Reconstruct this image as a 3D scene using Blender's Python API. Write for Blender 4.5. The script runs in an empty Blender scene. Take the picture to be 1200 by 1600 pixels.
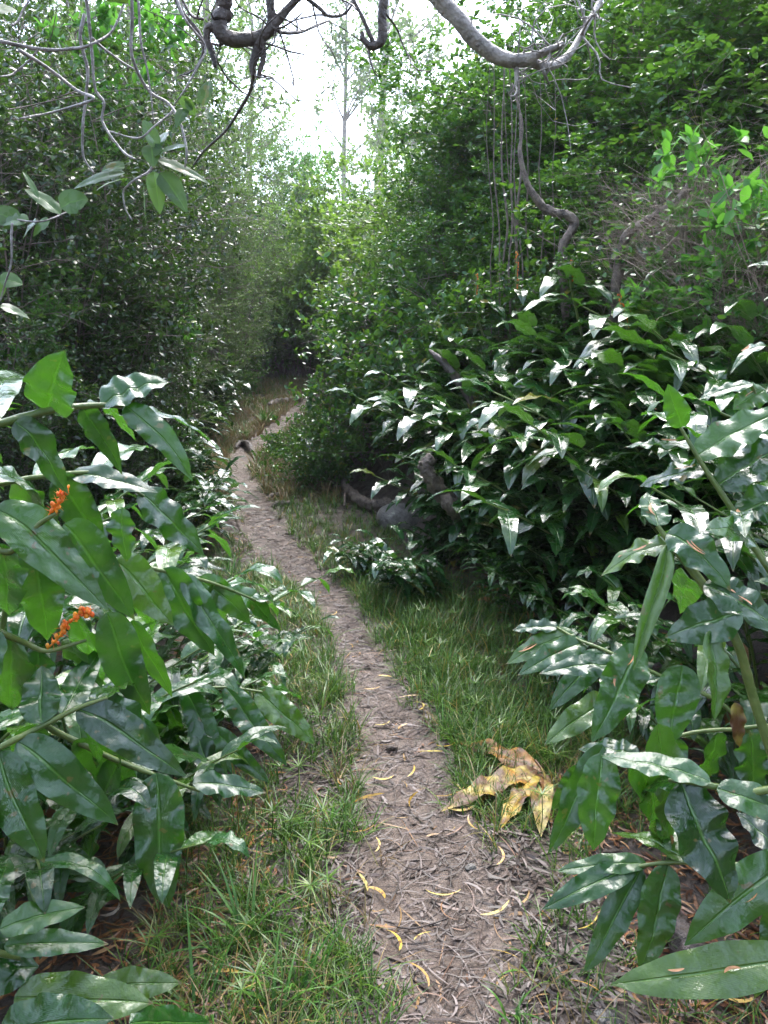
import bpy, math, random
import numpy as np
from math import radians, sin, cos, pi
SC = bpy.context.scene

# ------------------------------------------------------------------ camera, sky, sun, exposure
PITCH = radians(-12.0); CAM_Z = 1.6; FPX = 1230.0
cam_d = bpy.data.cameras.new("camera"); cam = bpy.data.objects.new("camera", cam_d)
SC.collection.objects.link(cam); SC.camera = cam
cam.location = (0, 0, CAM_Z); cam.rotation_euler = (pi/2 + PITCH, 0, 0)
cam_d.sensor_fit = 'HORIZONTAL'; cam_d.sensor_width = 36.0; cam_d.lens = FPX/1200*36
cam_d.clip_start = 0.05; cam_d.clip_end = 1000
SUN_EL, SUN_AZ = radians(58), radians(8)      # veiled sun ahead of the walker
w = bpy.data.worlds.new("World"); SC.world = w; w.use_nodes = True
nt = w.node_tree; nt.nodes.clear()
wo = nt.nodes.new('ShaderNodeOutputWorld'); bg = nt.nodes.new('ShaderNodeBackground')
sky = nt.nodes.new('ShaderNodeTexSky'); sky.sky_type = 'NISHITA'; sky.sun_disc = False
sky.sun_elevation = SUN_EL; sky.sun_rotation = SUN_AZ
sky.air_density = 1.0; sky.dust_density = 1.6; sky.ozone_density = 1.0
hs = nt.nodes.new('ShaderNodeHueSaturation'); hs.inputs['Saturation'].default_value = .72
nt.links.new(sky.outputs[0], hs.inputs['Color']); nt.links.new(hs.outputs[0], bg.inputs['Color'])
bg.inputs['Strength'].default_value = 0.15; nt.links.new(bg.outputs[0], wo.inputs['Surface'])
sd = bpy.data.lights.new("sun", 'SUN'); sd.energy = .6; sd.angle = radians(30); sd.color = (1, .98, .95)
sun = bpy.data.objects.new("sun", sd); SC.collection.objects.link(sun)
sun.rotation_euler = (-(pi/2 - SUN_EL), 0, -SUN_AZ)
SC.view_settings.view_transform = 'Standard'; SC.view_settings.look = 'None'
SC.view_settings.exposure = 2.85; SC.view_settings.gamma = 1.0
SC.cycles.max_bounces = 6; SC.cycles.diffuse_bounces = 3; SC.cycles.glossy_bounces = 2
SC.cycles.transmission_bounces = 3; SC.cycles.transparent_max_bounces = 4; SC.cycles.volume_bounces = 0
SC.cycles.caustics_reflective = False; SC.cycles.caustics_refractive = False

# ------------------------------------------------------------------ helpers
COL = SC.collection
rng = np.random.default_rng(11)
def nrm(a): return a/np.maximum(np.linalg.norm(a, axis=-1, keepdims=True), 1e-9)
CP, SP = cos(PITCH), sin(PITCH)
def ray(px, py):
    a = (px-600)/FPX; b = (800-py)/FPX
    return np.array([a, CP - b*SP, SP + b*CP])
def at(px, py, Y):
    r = ray(px, py); return np.array([0, 0, CAM_Z]) + r*(Y/r[1])
def proj(p):
    x, y, z = p[0], p[1], p[2]-CAM_Z
    dep = max(y*CP + z*SP, .05)
    return 600 + FPX*x/dep, 800 - FPX*(-y*SP + z*CP)/dep
def B(y):
    y = np.asarray(y, float)
    return 0.05*np.maximum(0, y-6) + 0.06*np.maximum(0, y-22)
ROWS = [(1900,585,930),(1750,580,890),(1600,572,850),(1500,560,832),(1400,556,800),(1300,543,762),(1200,533,722),(1100,525,664),(1000,508,605),
        (950,478,572),(900,424,524),(850,384,482),(800,360,442),(760,346,414),(735,342,402),(715,350,408),(700,362,424),(685,388,446),
        (660,420,466),(640,452,490),(620,468,512),(608,478,520)]
def gray(px, py):                       # ray on the gently rising path floor
    r = ray(px, py); lo, hi = .3, 60.
    for _ in range(50):
        m = (lo+hi)/2
        if CAM_Z + r[2]*m/r[1] > B(m): lo = m
        else: hi = m
    return r[0]*lo/r[1], lo
py_, pc_, pw_ = [], [], []
for (yy, l, r_) in ROWS:
    x0, Y = gray(l, yy); x1, _ = gray(r_, yy); py_.append(Y); pc_.append((x0+x1)/2); pw_.append((x1-x0)/2)
PYs = np.array([-30, 0.]+py_+[py_[-1]+3, 90]); PC = np.array([.3, .22]+pc_+[pc_[-1]+.9, pc_[-1]+6]); PW = np.array([.24, .24]+pw_+[.3, .3])
_yy = np.linspace(-30, 90, 6000); _k = np.ones(15)/15
_C = np.interp(_yy, PYs, PC); _C[10:-10] = np.convolve(_C, _k, 'same')[10:-10]
def C(y): return np.interp(y, _yy, _C)
def Wd(y): return np.interp(y, PYs, PW)
def nz(x, y, s=1.0, k=0.):
    return (np.sin(x*1.7*s+y*.9*s+k)+np.sin(x*-1.1*s+y*2.3*s+1.3+k)+np.sin(x*3.1*s+y*1.9*s+2.1+k)*.6+np.sin(x*5.3*s-y*4.1*s+k*2)*.35)/2.95
def H(x, y):
    x = np.asarray(x, float); y = np.asarray(y, float)
    d = x - C(y)
    r = np.maximum(0, d-1.15); l = np.maximum(0, -d-2.0)
    h = B(y) + 5.5*(1-np.exp(-r*.15))*np.clip(r/.5, 0, 1)**.5 + 4*(1-np.exp(-l*.12))
    away = np.clip((np.abs(d)-.3)/.8, 0, 1)
    return h + away*(.05*nz(x, y, 1.5)+.02*nz(x, y, 6.)) + .004*nz(x, y, 9.)
def ground(px, py):
    r = ray(px, py); t = .8
    while t < 60:
        p = np.array([0, 0, CAM_Z]) + r*(t/r[1])
        if p[2] <= H(p[0], p[1]): return p
        t += .02
    return p

def mesh(name, V, F, mat, parent=None, uv=None, smooth=True, loc=None):
    V = np.asarray(V, np.float32).reshape(-1, 3)
    if loc is not None: V = V - np.asarray(loc, np.float32)
    F = [np.asarray(f, np.int32) for f in (F if isinstance(F, list) else [F]) if len(f)]
    me = bpy.data.meshes.new(name)
    idx = np.concatenate([f.ravel() for f in F]); cnt = np.concatenate([np.full(len(f), f.shape[1], np.int32) for f in F])
    me.vertices.add(len(V)); me.vertices.foreach_set('co', V.ravel())
    me.loops.add(len(idx)); me.loops.foreach_set('vertex_index', idx)
    me.polygons.add(len(cnt)); st = np.zeros(len(cnt), np.int32); st[1:] = np.cumsum(cnt)[:-1]
    me.polygons.foreach_set('loop_start', st)
    try: me.polygons.foreach_set('loop_total', cnt)
    except Exception: pass
    if uv is not None:
        l = me.uv_layers.new(name='UVMap'); l.data.foreach_set('uv', np.asarray(uv, np.float32)[idx].ravel())
    me.update(calc_edges=True)
    if smooth: me.polygons.foreach_set('use_smooth', np.ones(len(cnt), bool))
    if mat: me.materials.append(mat)
    o = bpy.data.objects.new(name, me); COL.objects.link(o)
    if parent: o.parent = parent
    return o
def tag(o, label=None, cat=None, group=None, kind=None):
    if label: o['label'] = label
    if cat: o['category'] = cat
    if group: o['group'] = group
    if kind: o['kind'] = kind
    return o
def empty(name, loc, rz=0, sc=1):
    o = bpy.data.objects.new(name, None); COL.objects.link(o); o.location = [float(a) for a in loc]
    o.rotation_euler = (0, 0, rz); o.scale = (sc,)*3; o.empty_display_size = .05
    return o
def copy_tree(o, parent=None):
    c = o.copy(); COL.objects.link(c); c.parent = parent
    for ch in list(o.children): copy_tree(ch, c)
    return c
PLACED = []
def reg(o, desc, cat, group, center):
    tag(o, None, cat, group); px, py = proj(center); PLACED.append((o, desc, group, px, py, float(np.linalg.norm(center))))

def tubes(P, R, S=5):
    """P (M,K,3), R (M,K)"""
    P = np.asarray(P, float); R = np.asarray(R, float); M, K, _ = P.shape
    T = nrm(np.gradient(P, axis=1)); mt = np.abs(nrm(P[:, -1]-P[:, 0]+1e-6))
    ref = np.eye(3)[np.argmin(mt, axis=1)][:, None, :]
    U = nrm(np.cross(T, np.broadcast_to(ref, T.shape))); W_ = np.cross(T, U)
    a = np.arange(S)*2*pi/S
    V = P[:, :, None]+R[:, :, None, None]*(U[:, :, None]*np.cos(a)[None, None, :, None]+W_[:, :, None]*np.sin(a)[None, None, :, None])
    m = np.arange(M)[:, None, None]*K*S; k = np.arange(K-1)[None, :, None]*S; s = np.arange(S)[None, None, :]; s2 = (s+1) % S
    F = np.stack([m+k+s, m+k+s2, m+k+S+s2, m+k+S+s], -1).reshape(-1, 4)
    u = np.broadcast_to(np.linspace(0, 1, K)[None, :, None], (M, K, S)); v = np.broadcast_to((np.arange(S)/S)[None, None, :], (M, K, S))
    return V.reshape(-1, 3), F, np.stack([u, v], -1).reshape(-1, 2)
def join(parts):
    Vs, Fs, o = [], {}, 0
    for V, F in parts:
        Vs.append(V)
        for f in (F if isinstance(F, list) else [F]):
            f = np.asarray(f); Fs.setdefault(f.shape[1], []).append(f+o)
        o += len(V)
    return np.concatenate(Vs), [np.concatenate(f) for f in Fs.values()]
def spline(pts, n=40):
    p = np.array(pts, float); p = np.vstack([2*p[0]-p[1], p, 2*p[-1]-p[-2]]); m = len(p)-3
    t = np.linspace(0, m-1e-6, n); i = t.astype(int); f = (t-i)[:, None]
    a, b, c, d = p[i], p[i+1], p[i+2], p[i+3]
    return .5*((2*b)+(c-a)*f+(2*a-5*b+4*c-d)*f**2+(3*b-a-3*c+d)*f**3)
def limb(pts, radii, n=60, S=12, rough=.12, seed=0, wob=0.0):
    r = np.random.default_rng(seed); P = spline(pts, n)
    R = np.interp(np.linspace(0, 1, n), np.linspace(0, 1, len(radii)), radii)
    P = P + wob*np.stack([np.sin(np.linspace(0, 9, n)+seed+j*2)*R for j in range(3)], -1)
    P = np.vstack([P[:1], P, P[-1:]]); R = np.concatenate([[R[0]*.02], R, [R[-1]*.02]])
    V, F, uv = tubes(P[None], R[None], S)
    ctr = np.repeat(P, S, 0); kk = np.repeat(np.arange(len(P)), S); ss = np.tile(np.arange(S), len(P))
    d = 1+rough*(np.sin(kk*.9+ss*1.7+seed)*.5+np.sin(kk*.37-ss*2.9+seed*2)*.6)+rough*.4*r.normal(size=len(V))
    return ctr+(V-ctr)*d[:, None], F

LA_V = np.array([[0,0,0],[.36,.5,.07],[.36,-.5,.07],[.72,.40,.06],[.72,-.40,.06],[1,0,-.06],[.36,0,0],[.72,0,-.01]])
LA_F = [np.array([[0,6,1],[0,2,6],[7,5,3],[7,4,5]]), np.array([[6,7,3,1],[6,2,4,7]])]
LB_V = np.array([[0,0,0],[.5,.5,.08],[1,0,-.03],[.5,-.5,.08]]); LB_F = [np.array([[0,2,1],[0,3,2]])]
def leaves(P, D, N, L, Wf, lo=False, jit=None):
    TV, TF = (LB_V, LB_F) if lo else (LA_V, LA_F)
    D = nrm(D); S_ = nrm(np.cross(N, D)); N = np.cross(D, S_); n = len(P)
    V = P[:, None]+L[:, None, None]*(TV[None, :, 0, None]*D[:, None]+(TV[None, :, 1, None]*Wf)*S_[:, None]+TV[None, :, 2, None]*N[:, None])
    return V.reshape(-1, 3), [(f[None]+np.arange(n)[:, None, None]*len(TV)).reshape(-1, f.shape[1]) for f in TF]

# ------------------------------------------------------------------ materials
def newmat(name):
    m = bpy.data.materials.new(name); m.use_nodes = True; n = m.node_tree; n.nodes.clear()
    return m, n, n.nodes.new('ShaderNodeOutputMaterial')
def nd(n, t, **kw):
    x = n.nodes.new(t)
    for k, v in kw.items():
        if k in x.inputs: x.inputs[k].default_value = v
        else: setattr(x, k, v)
    return x
def ramp(n, stops, interp='LINEAR'):
    r = n.nodes.new('ShaderNodeValToRGB'); e = r.color_ramp.elements; r.color_ramp.interpolation = interp
    while len(e) < len(stops): e.new(.5)
    for a, (p, c) in zip(e, stops): a.position = p; a.color = (*c, 1)
    return r
def leafmat(name, stops, rough=.3, tr=.25, trcol=(.2, .4, .04), bump=.2, bscale=60, coat=0., spec=.5, var=.3, ginger=False, fres=1.45):
    m, n, out = newmat(name); L = n.links.new
    g = nd(n, 'ShaderNodeNewGeometry'); oi = nd(n, 'ShaderNodeObjectInfo')
    add = nd(n, 'ShaderNodeMath', operation='ADD'); fr = nd(n, 'ShaderNodeMath', operation='FRACT')
    L(g.outputs['Random Per Island'], add.inputs[0]); L(oi.outputs['Random'], add.inputs[1]); L(add.outputs[0], fr.inputs[0])
    r = ramp(n, stops); L(fr.outputs[0], r.inputs[0])
    hsv = nd(n, 'ShaderNodeHueSaturation'); mr = nd(n, 'ShaderNodeMapRange'); mr.inputs[3].default_value = 1-var; mr.inputs[4].default_value = 1+var
    L(oi.outputs['Random'], mr.inputs[0]); L(mr.outputs[0], hsv.inputs['Value']); L(r.outputs[0], hsv.inputs['Color'])
    tc = nd(n, 'ShaderNodeTexCoord'); col = hsv.outputs[0]
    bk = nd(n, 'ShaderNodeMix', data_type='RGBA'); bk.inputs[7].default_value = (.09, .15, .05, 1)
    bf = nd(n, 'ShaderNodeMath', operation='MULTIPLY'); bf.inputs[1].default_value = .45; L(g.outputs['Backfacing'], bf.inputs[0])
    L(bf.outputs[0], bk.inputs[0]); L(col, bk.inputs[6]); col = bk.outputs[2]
    nt_ = nd(n, 'ShaderNodeTexNoise', Scale=bscale, Detail=3.); L(tc.outputs['Object'], nt_.inputs['Vector'])
    hgt = nt_.outputs[0]
    if ginger:
        uv = nd(n, 'ShaderNodeUVMap'); sx = nd(n, 'ShaderNodeSeparateXYZ'); L(uv.outputs[0], sx.inputs[0])
        c = nd(n, 'ShaderNodeMath', operation='SUBTRACT'); c.inputs[1].default_value = .5; L(sx.outputs[1], c.inputs[0])
        ab = nd(n, 'ShaderNodeMath', operation='ABSOLUTE'); L(c.outputs[0], ab.inputs[0])
        mid = nd(n, 'ShaderNodeMapRange'); mid.inputs[1].default_value = .012; mid.inputs[2].default_value = .045; mid.inputs[3].default_value = 1; mid.inputs[4].default_value = 0
        L(ab.outputs[0], mid.inputs[0])
        mx = nd(n, 'ShaderNodeMix', data_type='RGBA'); mx.inputs[7].default_value = (.10, .22, .04, 1)
        mf = nd(n, 'ShaderNodeMath', operation='MULTIPLY'); mf.inputs[1].default_value = .6; L(mid.outputs[0], mf.inputs[0])
        L(mf.outputs[0], mx.inputs[0]); L(col, mx.inputs[6]); col = mx.outputs[2]
        # oblique fine veins: v*3+u
        vv = nd(n, 'ShaderNodeMath', operation='MULTIPLY_ADD'); vv.inputs[1].default_value = 2.2; L(ab.outputs[0], vv.inputs[0])
        um = nd(n, 'ShaderNodeMath', operation='MULTIPLY'); um.inputs[1].default_value = -1.0; L(sx.outputs[0], um.inputs[0]); L(um.outputs[0], vv.inputs[2])
        s1 = nd(n, 'ShaderNodeMath', operation='MULTIPLY'); s1.inputs[1].default_value = 90; L(vv.outputs[0], s1.inputs[0])
        s2 = nd(n, 'ShaderNodeMath', operation='SINE'); L(s1.outputs[0], s2.inputs[0])
        s3 = nd(n, 'ShaderNodeMath', operation='MULTIPLY_ADD'); s3.inputs[1].default_value = .012; L(s2.outputs[0], s3.inputs[0]); hf = nd(n, 'ShaderNodeMath', operation='MULTIPLY'); hf.inputs[1].default_value = .55; L(nt_.outputs[0], hf.inputs[0]); L(hf.outputs[0], s3.inputs[2])
        big = nd(n, 'ShaderNodeTexNoise', Scale=10., Detail=1.); L(tc.outputs['Object'], big.inputs['Vector'])
        s4 = nd(n, 'ShaderNodeMath', operation='MULTIPLY_ADD'); s4.inputs[1].default_value = 3.4; L(big.outputs[0], s4.inputs[0]); L(s3.outputs[0], s4.inputs[2])
        mg = nd(n, 'ShaderNodeMath', operation='MULTIPLY_ADD'); mg.inputs[1].default_value = -.5; L(mid.outputs[0], mg.inputs[0]); L(s4.outputs[0], mg.inputs[2])
        hgt = mg.outputs[0]
        # blemishes: small brown-edged nibbles and spots
        sp = nd(n, 'ShaderNodeTexNoise', Scale=38., Detail=2.); L(tc.outputs['Object'], sp.inputs['Vector'])
        sr = nd(n, 'ShaderNodeMapRange'); sr.inputs[1].default_value = .68; sr.inputs[2].default_value = .71; L(sp.outputs[0], sr.inputs[0])
        mx2 = nd(n, 'ShaderNodeMix', data_type='RGBA'); mx2.inputs[7].default_value = (.12, .09, .03, 1); tp = nd(n, 'ShaderNodeMath', operation='MULTIPLY_ADD'); tp.inputs[1].default_value = .16; L(big.outputs[0], tp.inputs[0]); L(sx.outputs[0], tp.inputs[2])
        tr_ = nd(n, 'ShaderNodeMapRange'); tr_.inputs[1].default_value = 1.05; tr_.inputs[2].default_value = 1.07; L(tp.outputs[0], tr_.inputs[0])
        mxx = nd(n, 'ShaderNodeMath', operation='MAXIMUM'); L(tr_.outputs[0], mxx.inputs[0]); L(sr.outputs[0], mxx.inputs[1])
        L(mxx.outputs[0], mx2.inputs[0]); L(col, mx2.inputs[6]); col = mx2.outputs[2]
    bp = nd(n, 'ShaderNodeBump', Strength=bump, Distance=.006 if ginger else .006); L(hgt, bp.inputs['Height'])
    p = nd(n, 'ShaderNodeBsdfPrincipled', Roughness=rough); p.inputs['IOR'].default_value = fres
    p.inputs['Coat Weight'].default_value = coat; p.inputs['Coat Roughness'].default_value = .045; p.inputs['Coat IOR'].default_value = 1.62
    L(bp.outputs[0], p.inputs['Normal'])
    if coat: L(bp.outputs[0], p.inputs['Coat Normal']); p.inputs['Specular IOR Level'].default_value = .12
    L(col, p.inputs['Base Color'])
    if ginger:
        rn = nd(n, 'ShaderNodeTexNoise', Scale=30., Detail=2.); L(tc.outputs['Object'], rn.inputs['Vector'])
        rr = nd(n, 'ShaderNodeMapRange'); rr.inputs[1].default_value = .42; rr.inputs[2].default_value = .58; rr.inputs[3].default_value = rough*.5; rr.inputs[4].default_value = rough*1.7
        L(rn.outputs[0], rr.inputs[0]); L(rr.outputs[0], p.inputs['Roughness'])
    t = nd(n, 'ShaderNodeBsdfTranslucent'); mc = nd(n, 'ShaderNodeMix', data_type='RGBA', blend_type='MULTIPLY'); mc.inputs[0].default_value = 0
    t.inputs[0].default_value = (*trcol, 1)
    ms = nd(n, 'ShaderNodeMixShader'); ms.inputs[0].default_value = tr
    L(p.outputs[0], ms.inputs[1]); L(t.outputs[0], ms.inputs[2]); L(ms.outputs[0], out.inputs[0])
    return m
def barkmat(name, c1, c2, scale=12, rough=.55, bump=.6, c3=None):
    m, n, out = newmat(name); L = n.links.new
    tc = nd(n, 'ShaderNodeTexCoord'); a = nd(n, 'ShaderNodeTexNoise', Scale=scale, Detail=6., Roughness=.7); L(tc.outputs['Object'], a.inputs['Vector'])
    r = ramp(n, [(.35, c1), (.62, c2)] + ([(.7, c3)] if c3 else [])); L(a.outputs[0], r.inputs[0])
    b = nd(n, 'ShaderNodeTexNoise', Scale=scale*6, Detail=4.); L(tc.outputs['Object'], b.inputs['Vector'])
    bp = nd(n, 'ShaderNodeBump', Strength=bump, Distance=.012); L(b.outputs[0], bp.inputs['Height'])
    p = nd(n, 'ShaderNodeBsdfPrincipled', Roughness=rough); L(r.outputs[0], p.inputs['Base Color']); L(bp.outputs[0], p.inputs['Normal'])
    L(p.outputs[0], out.inputs[0]); return m
def islandmat(name, stops, rough=.45, bump=0, interp='LINEAR', tr=0., fresn=1.45):
    m, n, out = newmat(name); L = n.links.new
    g = nd(n, 'ShaderNodeNewGeometry'); r = ramp(n, stops, interp); L(g.outputs['Random Per Island'], r.inputs[0])
    tc = nd(n, 'ShaderNodeTexCoord'); b = nd(n, 'ShaderNodeTexNoise', Scale=90., Detail=3.); L(tc.outputs['Object'], b.inputs['Vector'])
    mr = nd(n, 'ShaderNodeMapRange'); mr.inputs[1].default_value = .3; mr.inputs[2].default_value = .7; mr.inputs[3].default_value = .65; mr.inputs[4].default_value = 1.25; L(b.outputs[0], mr.inputs[0])
    h_ = nd(n, 'ShaderNodeHueSaturation'); L(r.outputs[0], h_.inputs['Color']); L(mr.outputs[0], h_.inputs['Value'])
    p = nd(n, 'ShaderNodeBsdfPrincipled', Roughness=rough); L(h_.outputs[0], p.inputs['Base Color'])
    p.inputs['IOR'].default_value = fresn
    if bump:
        bp = nd(n, 'ShaderNodeBump', Strength=bump, Distance=.004); L(b.outputs[0], bp.inputs['Height']); L(bp.outputs[0], p.inputs['Normal'])
    sh = p.outputs[0]
    if tr:
        t = nd(n, 'ShaderNodeBsdfTranslucent'); L(r.outputs[0], t.inputs[0]); ms = nd(n, 'ShaderNodeMixShader'); ms.inputs[0].default_value = tr
        L(sh, ms.inputs[1]); L(t.outputs[0], ms.inputs[2]); sh = ms.outputs[0]
    L(sh, out.inputs[0]); return m
def soilmat(name, cols, s=7., wet=.4, bump=.8):
    m, n, out = newmat(name); L = n.links.new
    tc = nd(n, 'ShaderNodeTexCoord'); a = nd(n, 'ShaderNodeTexNoise', Scale=s, Detail=8., Roughness=.65); L(tc.outputs['Object'], a.inputs['Vector'])
    r = ramp(n, [(.3, cols[0]), (.5, cols[1]), (.7, cols[2])]); L(a.outputs[0], r.inputs[0])
    b = nd(n, 'ShaderNodeTexNoise', Scale=s*9, Detail=6., Roughness=.7); L(tc.outputs['Object'], b.inputs['Vector'])
    v = nd(n, 'ShaderNodeTexVoronoi', Scale=s*14); L(tc.outputs['Object'], v.inputs['Vector'])
    ad = nd(n, 'ShaderNodeMath', operation='MULTIPLY_ADD'); ad.inputs[1].default_value = .35; L(v.outputs[0], ad.inputs[0]); L(b.outputs[0], ad.inputs[2])
    bp = nd(n, 'ShaderNodeBump', Strength=bump, Distance=.012); L(ad.outputs[0], bp.inputs['Height'])
    fine = nd(n, 'ShaderNodeMapRange'); fine.inputs[1].default_value = .35; fine.inputs[2].default_value = .65; fine.inputs[3].default_value = .6; fine.inputs[4].default_value = 1.3; L(b.outputs[0], fine.inputs[0])
    h_ = nd(n, 'ShaderNodeHueSaturation'); L(r.outputs[0], h_.inputs['Color']); L(fine.outputs[0], h_.inputs['Value'])
    c = nd(n, 'ShaderNodeTexNoise', Scale=s*1.6, Detail=3.); L(tc.outputs['Object'], c.inputs['Vector'])
    rr = nd(n, 'ShaderNodeMapRange'); rr.inputs[1].default_value = .42; rr.inputs[2].default_value = .6; rr.inputs[3].default_value = wet; rr.inputs[4].default_value = .75; L(c.outputs[0], rr.inputs[0])
    p = nd(n, 'ShaderNodeBsdfPrincipled'); L(h_.outputs[0], p.inputs['Base Color']); L(rr.outputs[0], p.inputs['Roughness']); L(bp.outputs[0], p.inputs['Normal'])
    L(p.outputs[0], out.inputs[0]); return m

G = lambda a, b, c: (a, b, c)
M = {}
M['ginger'] = leafmat('ginger_leaf', [(0, G(.007,.032,.006)), (.55, G(.016,.068,.010)), (.85, G(.035,.105,.012)), (1, G(.075,.14,.016))], rough=.28, coat=1., tr=.16, trcol=(.13,.42,.02), bump=.85, bscale=55, spec=.6, var=.15, ginger=True, fres=1.52)
M['ginger_far'] = leafmat('ginger_leaf_far', [(0, G(.009,.040,.010)), (.6, G(.015,.062,.014)), (.95, G(.028,.09,.016)), (1, G(.16,.12,.02))], rough=.3, coat=1., tr=.13, trcol=(.12,.34,.02), bump=.6, bscale=40, ginger=True, fres=1.58)
M['wall'] = leafmat('shrub_leaf', [(0, G(.012,.045,.010)), (.55, G(.022,.075,.015)), (.9, G(.045,.12,.02)), (.985, G(.08,.16,.02)), (1, G(.45,.38,.03))], rough=.21, tr=.22, trcol=(.18,.42,.03), fres=1.5)
M['dark'] = leafmat('dark_leaf', [(0, G(.007,.020,.006)), (.6, G(.012,.036,.008)), (.95, G(.04,.075,.011)), (1, G(.16,.17,.02))], rough=.2, tr=.16, trcol=(.14,.30,.03), fres=1.5)
M['bright'] = leafmat('bright_leaf', [(0, G(.02,.09,.008)), (.6, G(.04,.15,.012)), (1, G(.09,.24,.02))], rough=.36, tr=.42, trcol=(.15,.42,.04))
M['lime'] = leafmat('lime_leaf', [(0, G(.03,.075,.018)), (.6, G(.055,.12,.022)), (.9, G(.09,.18,.028)), (.98, G(.14,.24,.03)), (1, G(.4,.36,.05))], rough=.34, tr=.32, trcol=(.30,.52,.06))
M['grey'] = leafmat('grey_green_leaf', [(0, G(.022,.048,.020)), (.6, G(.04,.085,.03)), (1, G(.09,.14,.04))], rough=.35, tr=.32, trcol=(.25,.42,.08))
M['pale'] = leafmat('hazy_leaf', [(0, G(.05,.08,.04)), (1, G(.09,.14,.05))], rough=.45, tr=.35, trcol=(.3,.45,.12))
M['low'] = leafmat('low_leaf', [(0, G(.012,.05,.013)), (.6, G(.02,.08,.018)), (.96, G(.05,.12,.02)), (1, G(.3,.22,.03))], rough=.26, tr=.22, trcol=(.2,.45,.03))
M['grass'] = islandmat('grass_blade', [(0, G(.035,.085,.012)), (.5, G(.07,.165,.02)), (.84, G(.13,.24,.03)), (.93, G(.18,.25,.05)), (.96, G(.35,.25,.09)), (1, G(.42,.28,.05))], rough=.36, tr=.3)
M['drygrass'] = islandmat('dry_grass', [(0, G(.14,.10,.045)), (.5, G(.28,.19,.09)), (.8, G(.20,.16,.05)), (1, G(.10,.13,.03))], rough=.5, tr=.2)
M['strap'] = islandmat('strap_grass', [(0, G(.06,.17,.03)), (1, G(.13,.28,.05))], rough=.32, tr=.35)
M['litter'] = islandmat('litter', [(0, G(.028,.017,.012)), (.4, G(.062,.040,.030)), (.75, G(.11,.075,.062)), (.93, G(.19,.145,.13)), (.97, G(.20,.085,.03)), (1, G(.32,.20,.07))], rough=.5, bump=.4, fresn=1.5)
M['redlitter'] = islandmat('red_litter', [(0, G(.06,.028,.018)), (.4, G(.15,.06,.03)), (.75, G(.27,.11,.045)), (.9, G(.38,.18,.06)), (1, G(.30,.22,.17))], rough=.35, bump=.4)
def spotmat(name, stops, spots, sc_, rough, thr=(.5, .62)):
    m, n, out = newmat(name); L = n.links.new; oi = nd(n, 'ShaderNodeObjectInfo'); r = ramp(n, stops); L(oi.outputs['Random'], r.inputs[0])
    tc = nd(n, 'ShaderNodeTexCoord'); a = nd(n, 'ShaderNodeTexNoise', Scale=sc_, Detail=4.); L(tc.outputs['Object'], a.inputs['Vector'])
    mr = nd(n, 'ShaderNodeMapRange'); mr.inputs[1].default_value = thr[0]; mr.inputs[2].default_value = thr[1]; L(a.outputs[0], mr.inputs[0])
    mx = nd(n, 'ShaderNodeMix', data_type='RGBA'); mx.inputs[7].default_value = (*spots, 1); L(mr.outputs[0], mx.inputs[0]); L(r.outputs[0], mx.inputs[6])
    bp = nd(n, 'ShaderNodeBump', Strength=.4, Distance=.004); L(a.outputs[0], bp.inputs['Height'])
    p = nd(n, 'ShaderNodeBsdfPrincipled', Roughness=rough); L(mx.outputs[2], p.inputs['Base Color']); L(bp.outputs[0], p.inputs['Normal']); L(p.outputs[0], out.inputs[0]); return m
M['yellow'] = spotmat('yellow_leaf', [(0, G(.36,.20,.04)), (.3, G(.55,.34,.05)), (.7, G(.62,.45,.07)), (1, G(.50,.42,.14))], (.16,.08,.03), 70., .4)
M['deadleaf'] = spotmat('dying_leaf', [(0, G(.44,.28,.03)), (.4, G(.30,.25,.04)), (.7, G(.40,.17,.02)), (1, G(.22,.11,.03))], (.11,.045,.015), 16., .5, (.40, .58))
M['bark_grey'] = barkmat('pale_grey_bark', G(.09,.075,.065), G(.34,.30,.27), 16, .5, .7)
M['bark_dark'] = barkmat('dark_bark', G(.025,.017,.014), G(.09,.065,.055), 14, .5, .8)
M['bark_brown'] = barkmat('brown_bark', G(.03,.02,.015), G(.20,.15,.115), 22, .5, 1., G(.10,.12,.06))
M['twig'] = barkmat('twig_bark', G(.05,.035,.025), G(.17,.12,.095), 7, .55, .3)
M['deadtwig'] = barkmat('dead_twig_bark', G(.12,.08,.06), G(.36,.27,.21), 9, .6, .3)
M['palet'] = barkmat('pale_twig_bark', G(.09,.075,.068), G(.34,.305,.295), 30, .45, .5)
M['cane'] = barkmat('ginger_stem', G(.06,.10,.02), G(.15,.19,.05), 12, .3, .3, G(.20,.15,.07))
M['orange'] = islandmat('orange_seed', [(0, G(.75,.10,.01)), (.5, G(.85,.20,.015)), (1, G(.9,.36,.03))], rough=.3)
M['soil'] = soilmat('soil', [G(.035,.024,.018), G(.075,.053,.042), G(.14,.10,.08)], 6., .35, .9)
M['mud'] = soilmat('mud', [G(.068,.045,.033), G(.140,.102,.080), G(.22,.168,.135)], 8., .24, .9)
M['stone'] = barkmat('lichen_stone', G(.10,.088,.078), G(.24,.215,.19), 12, .7, 1., G(.42,.43,.32))

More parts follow.
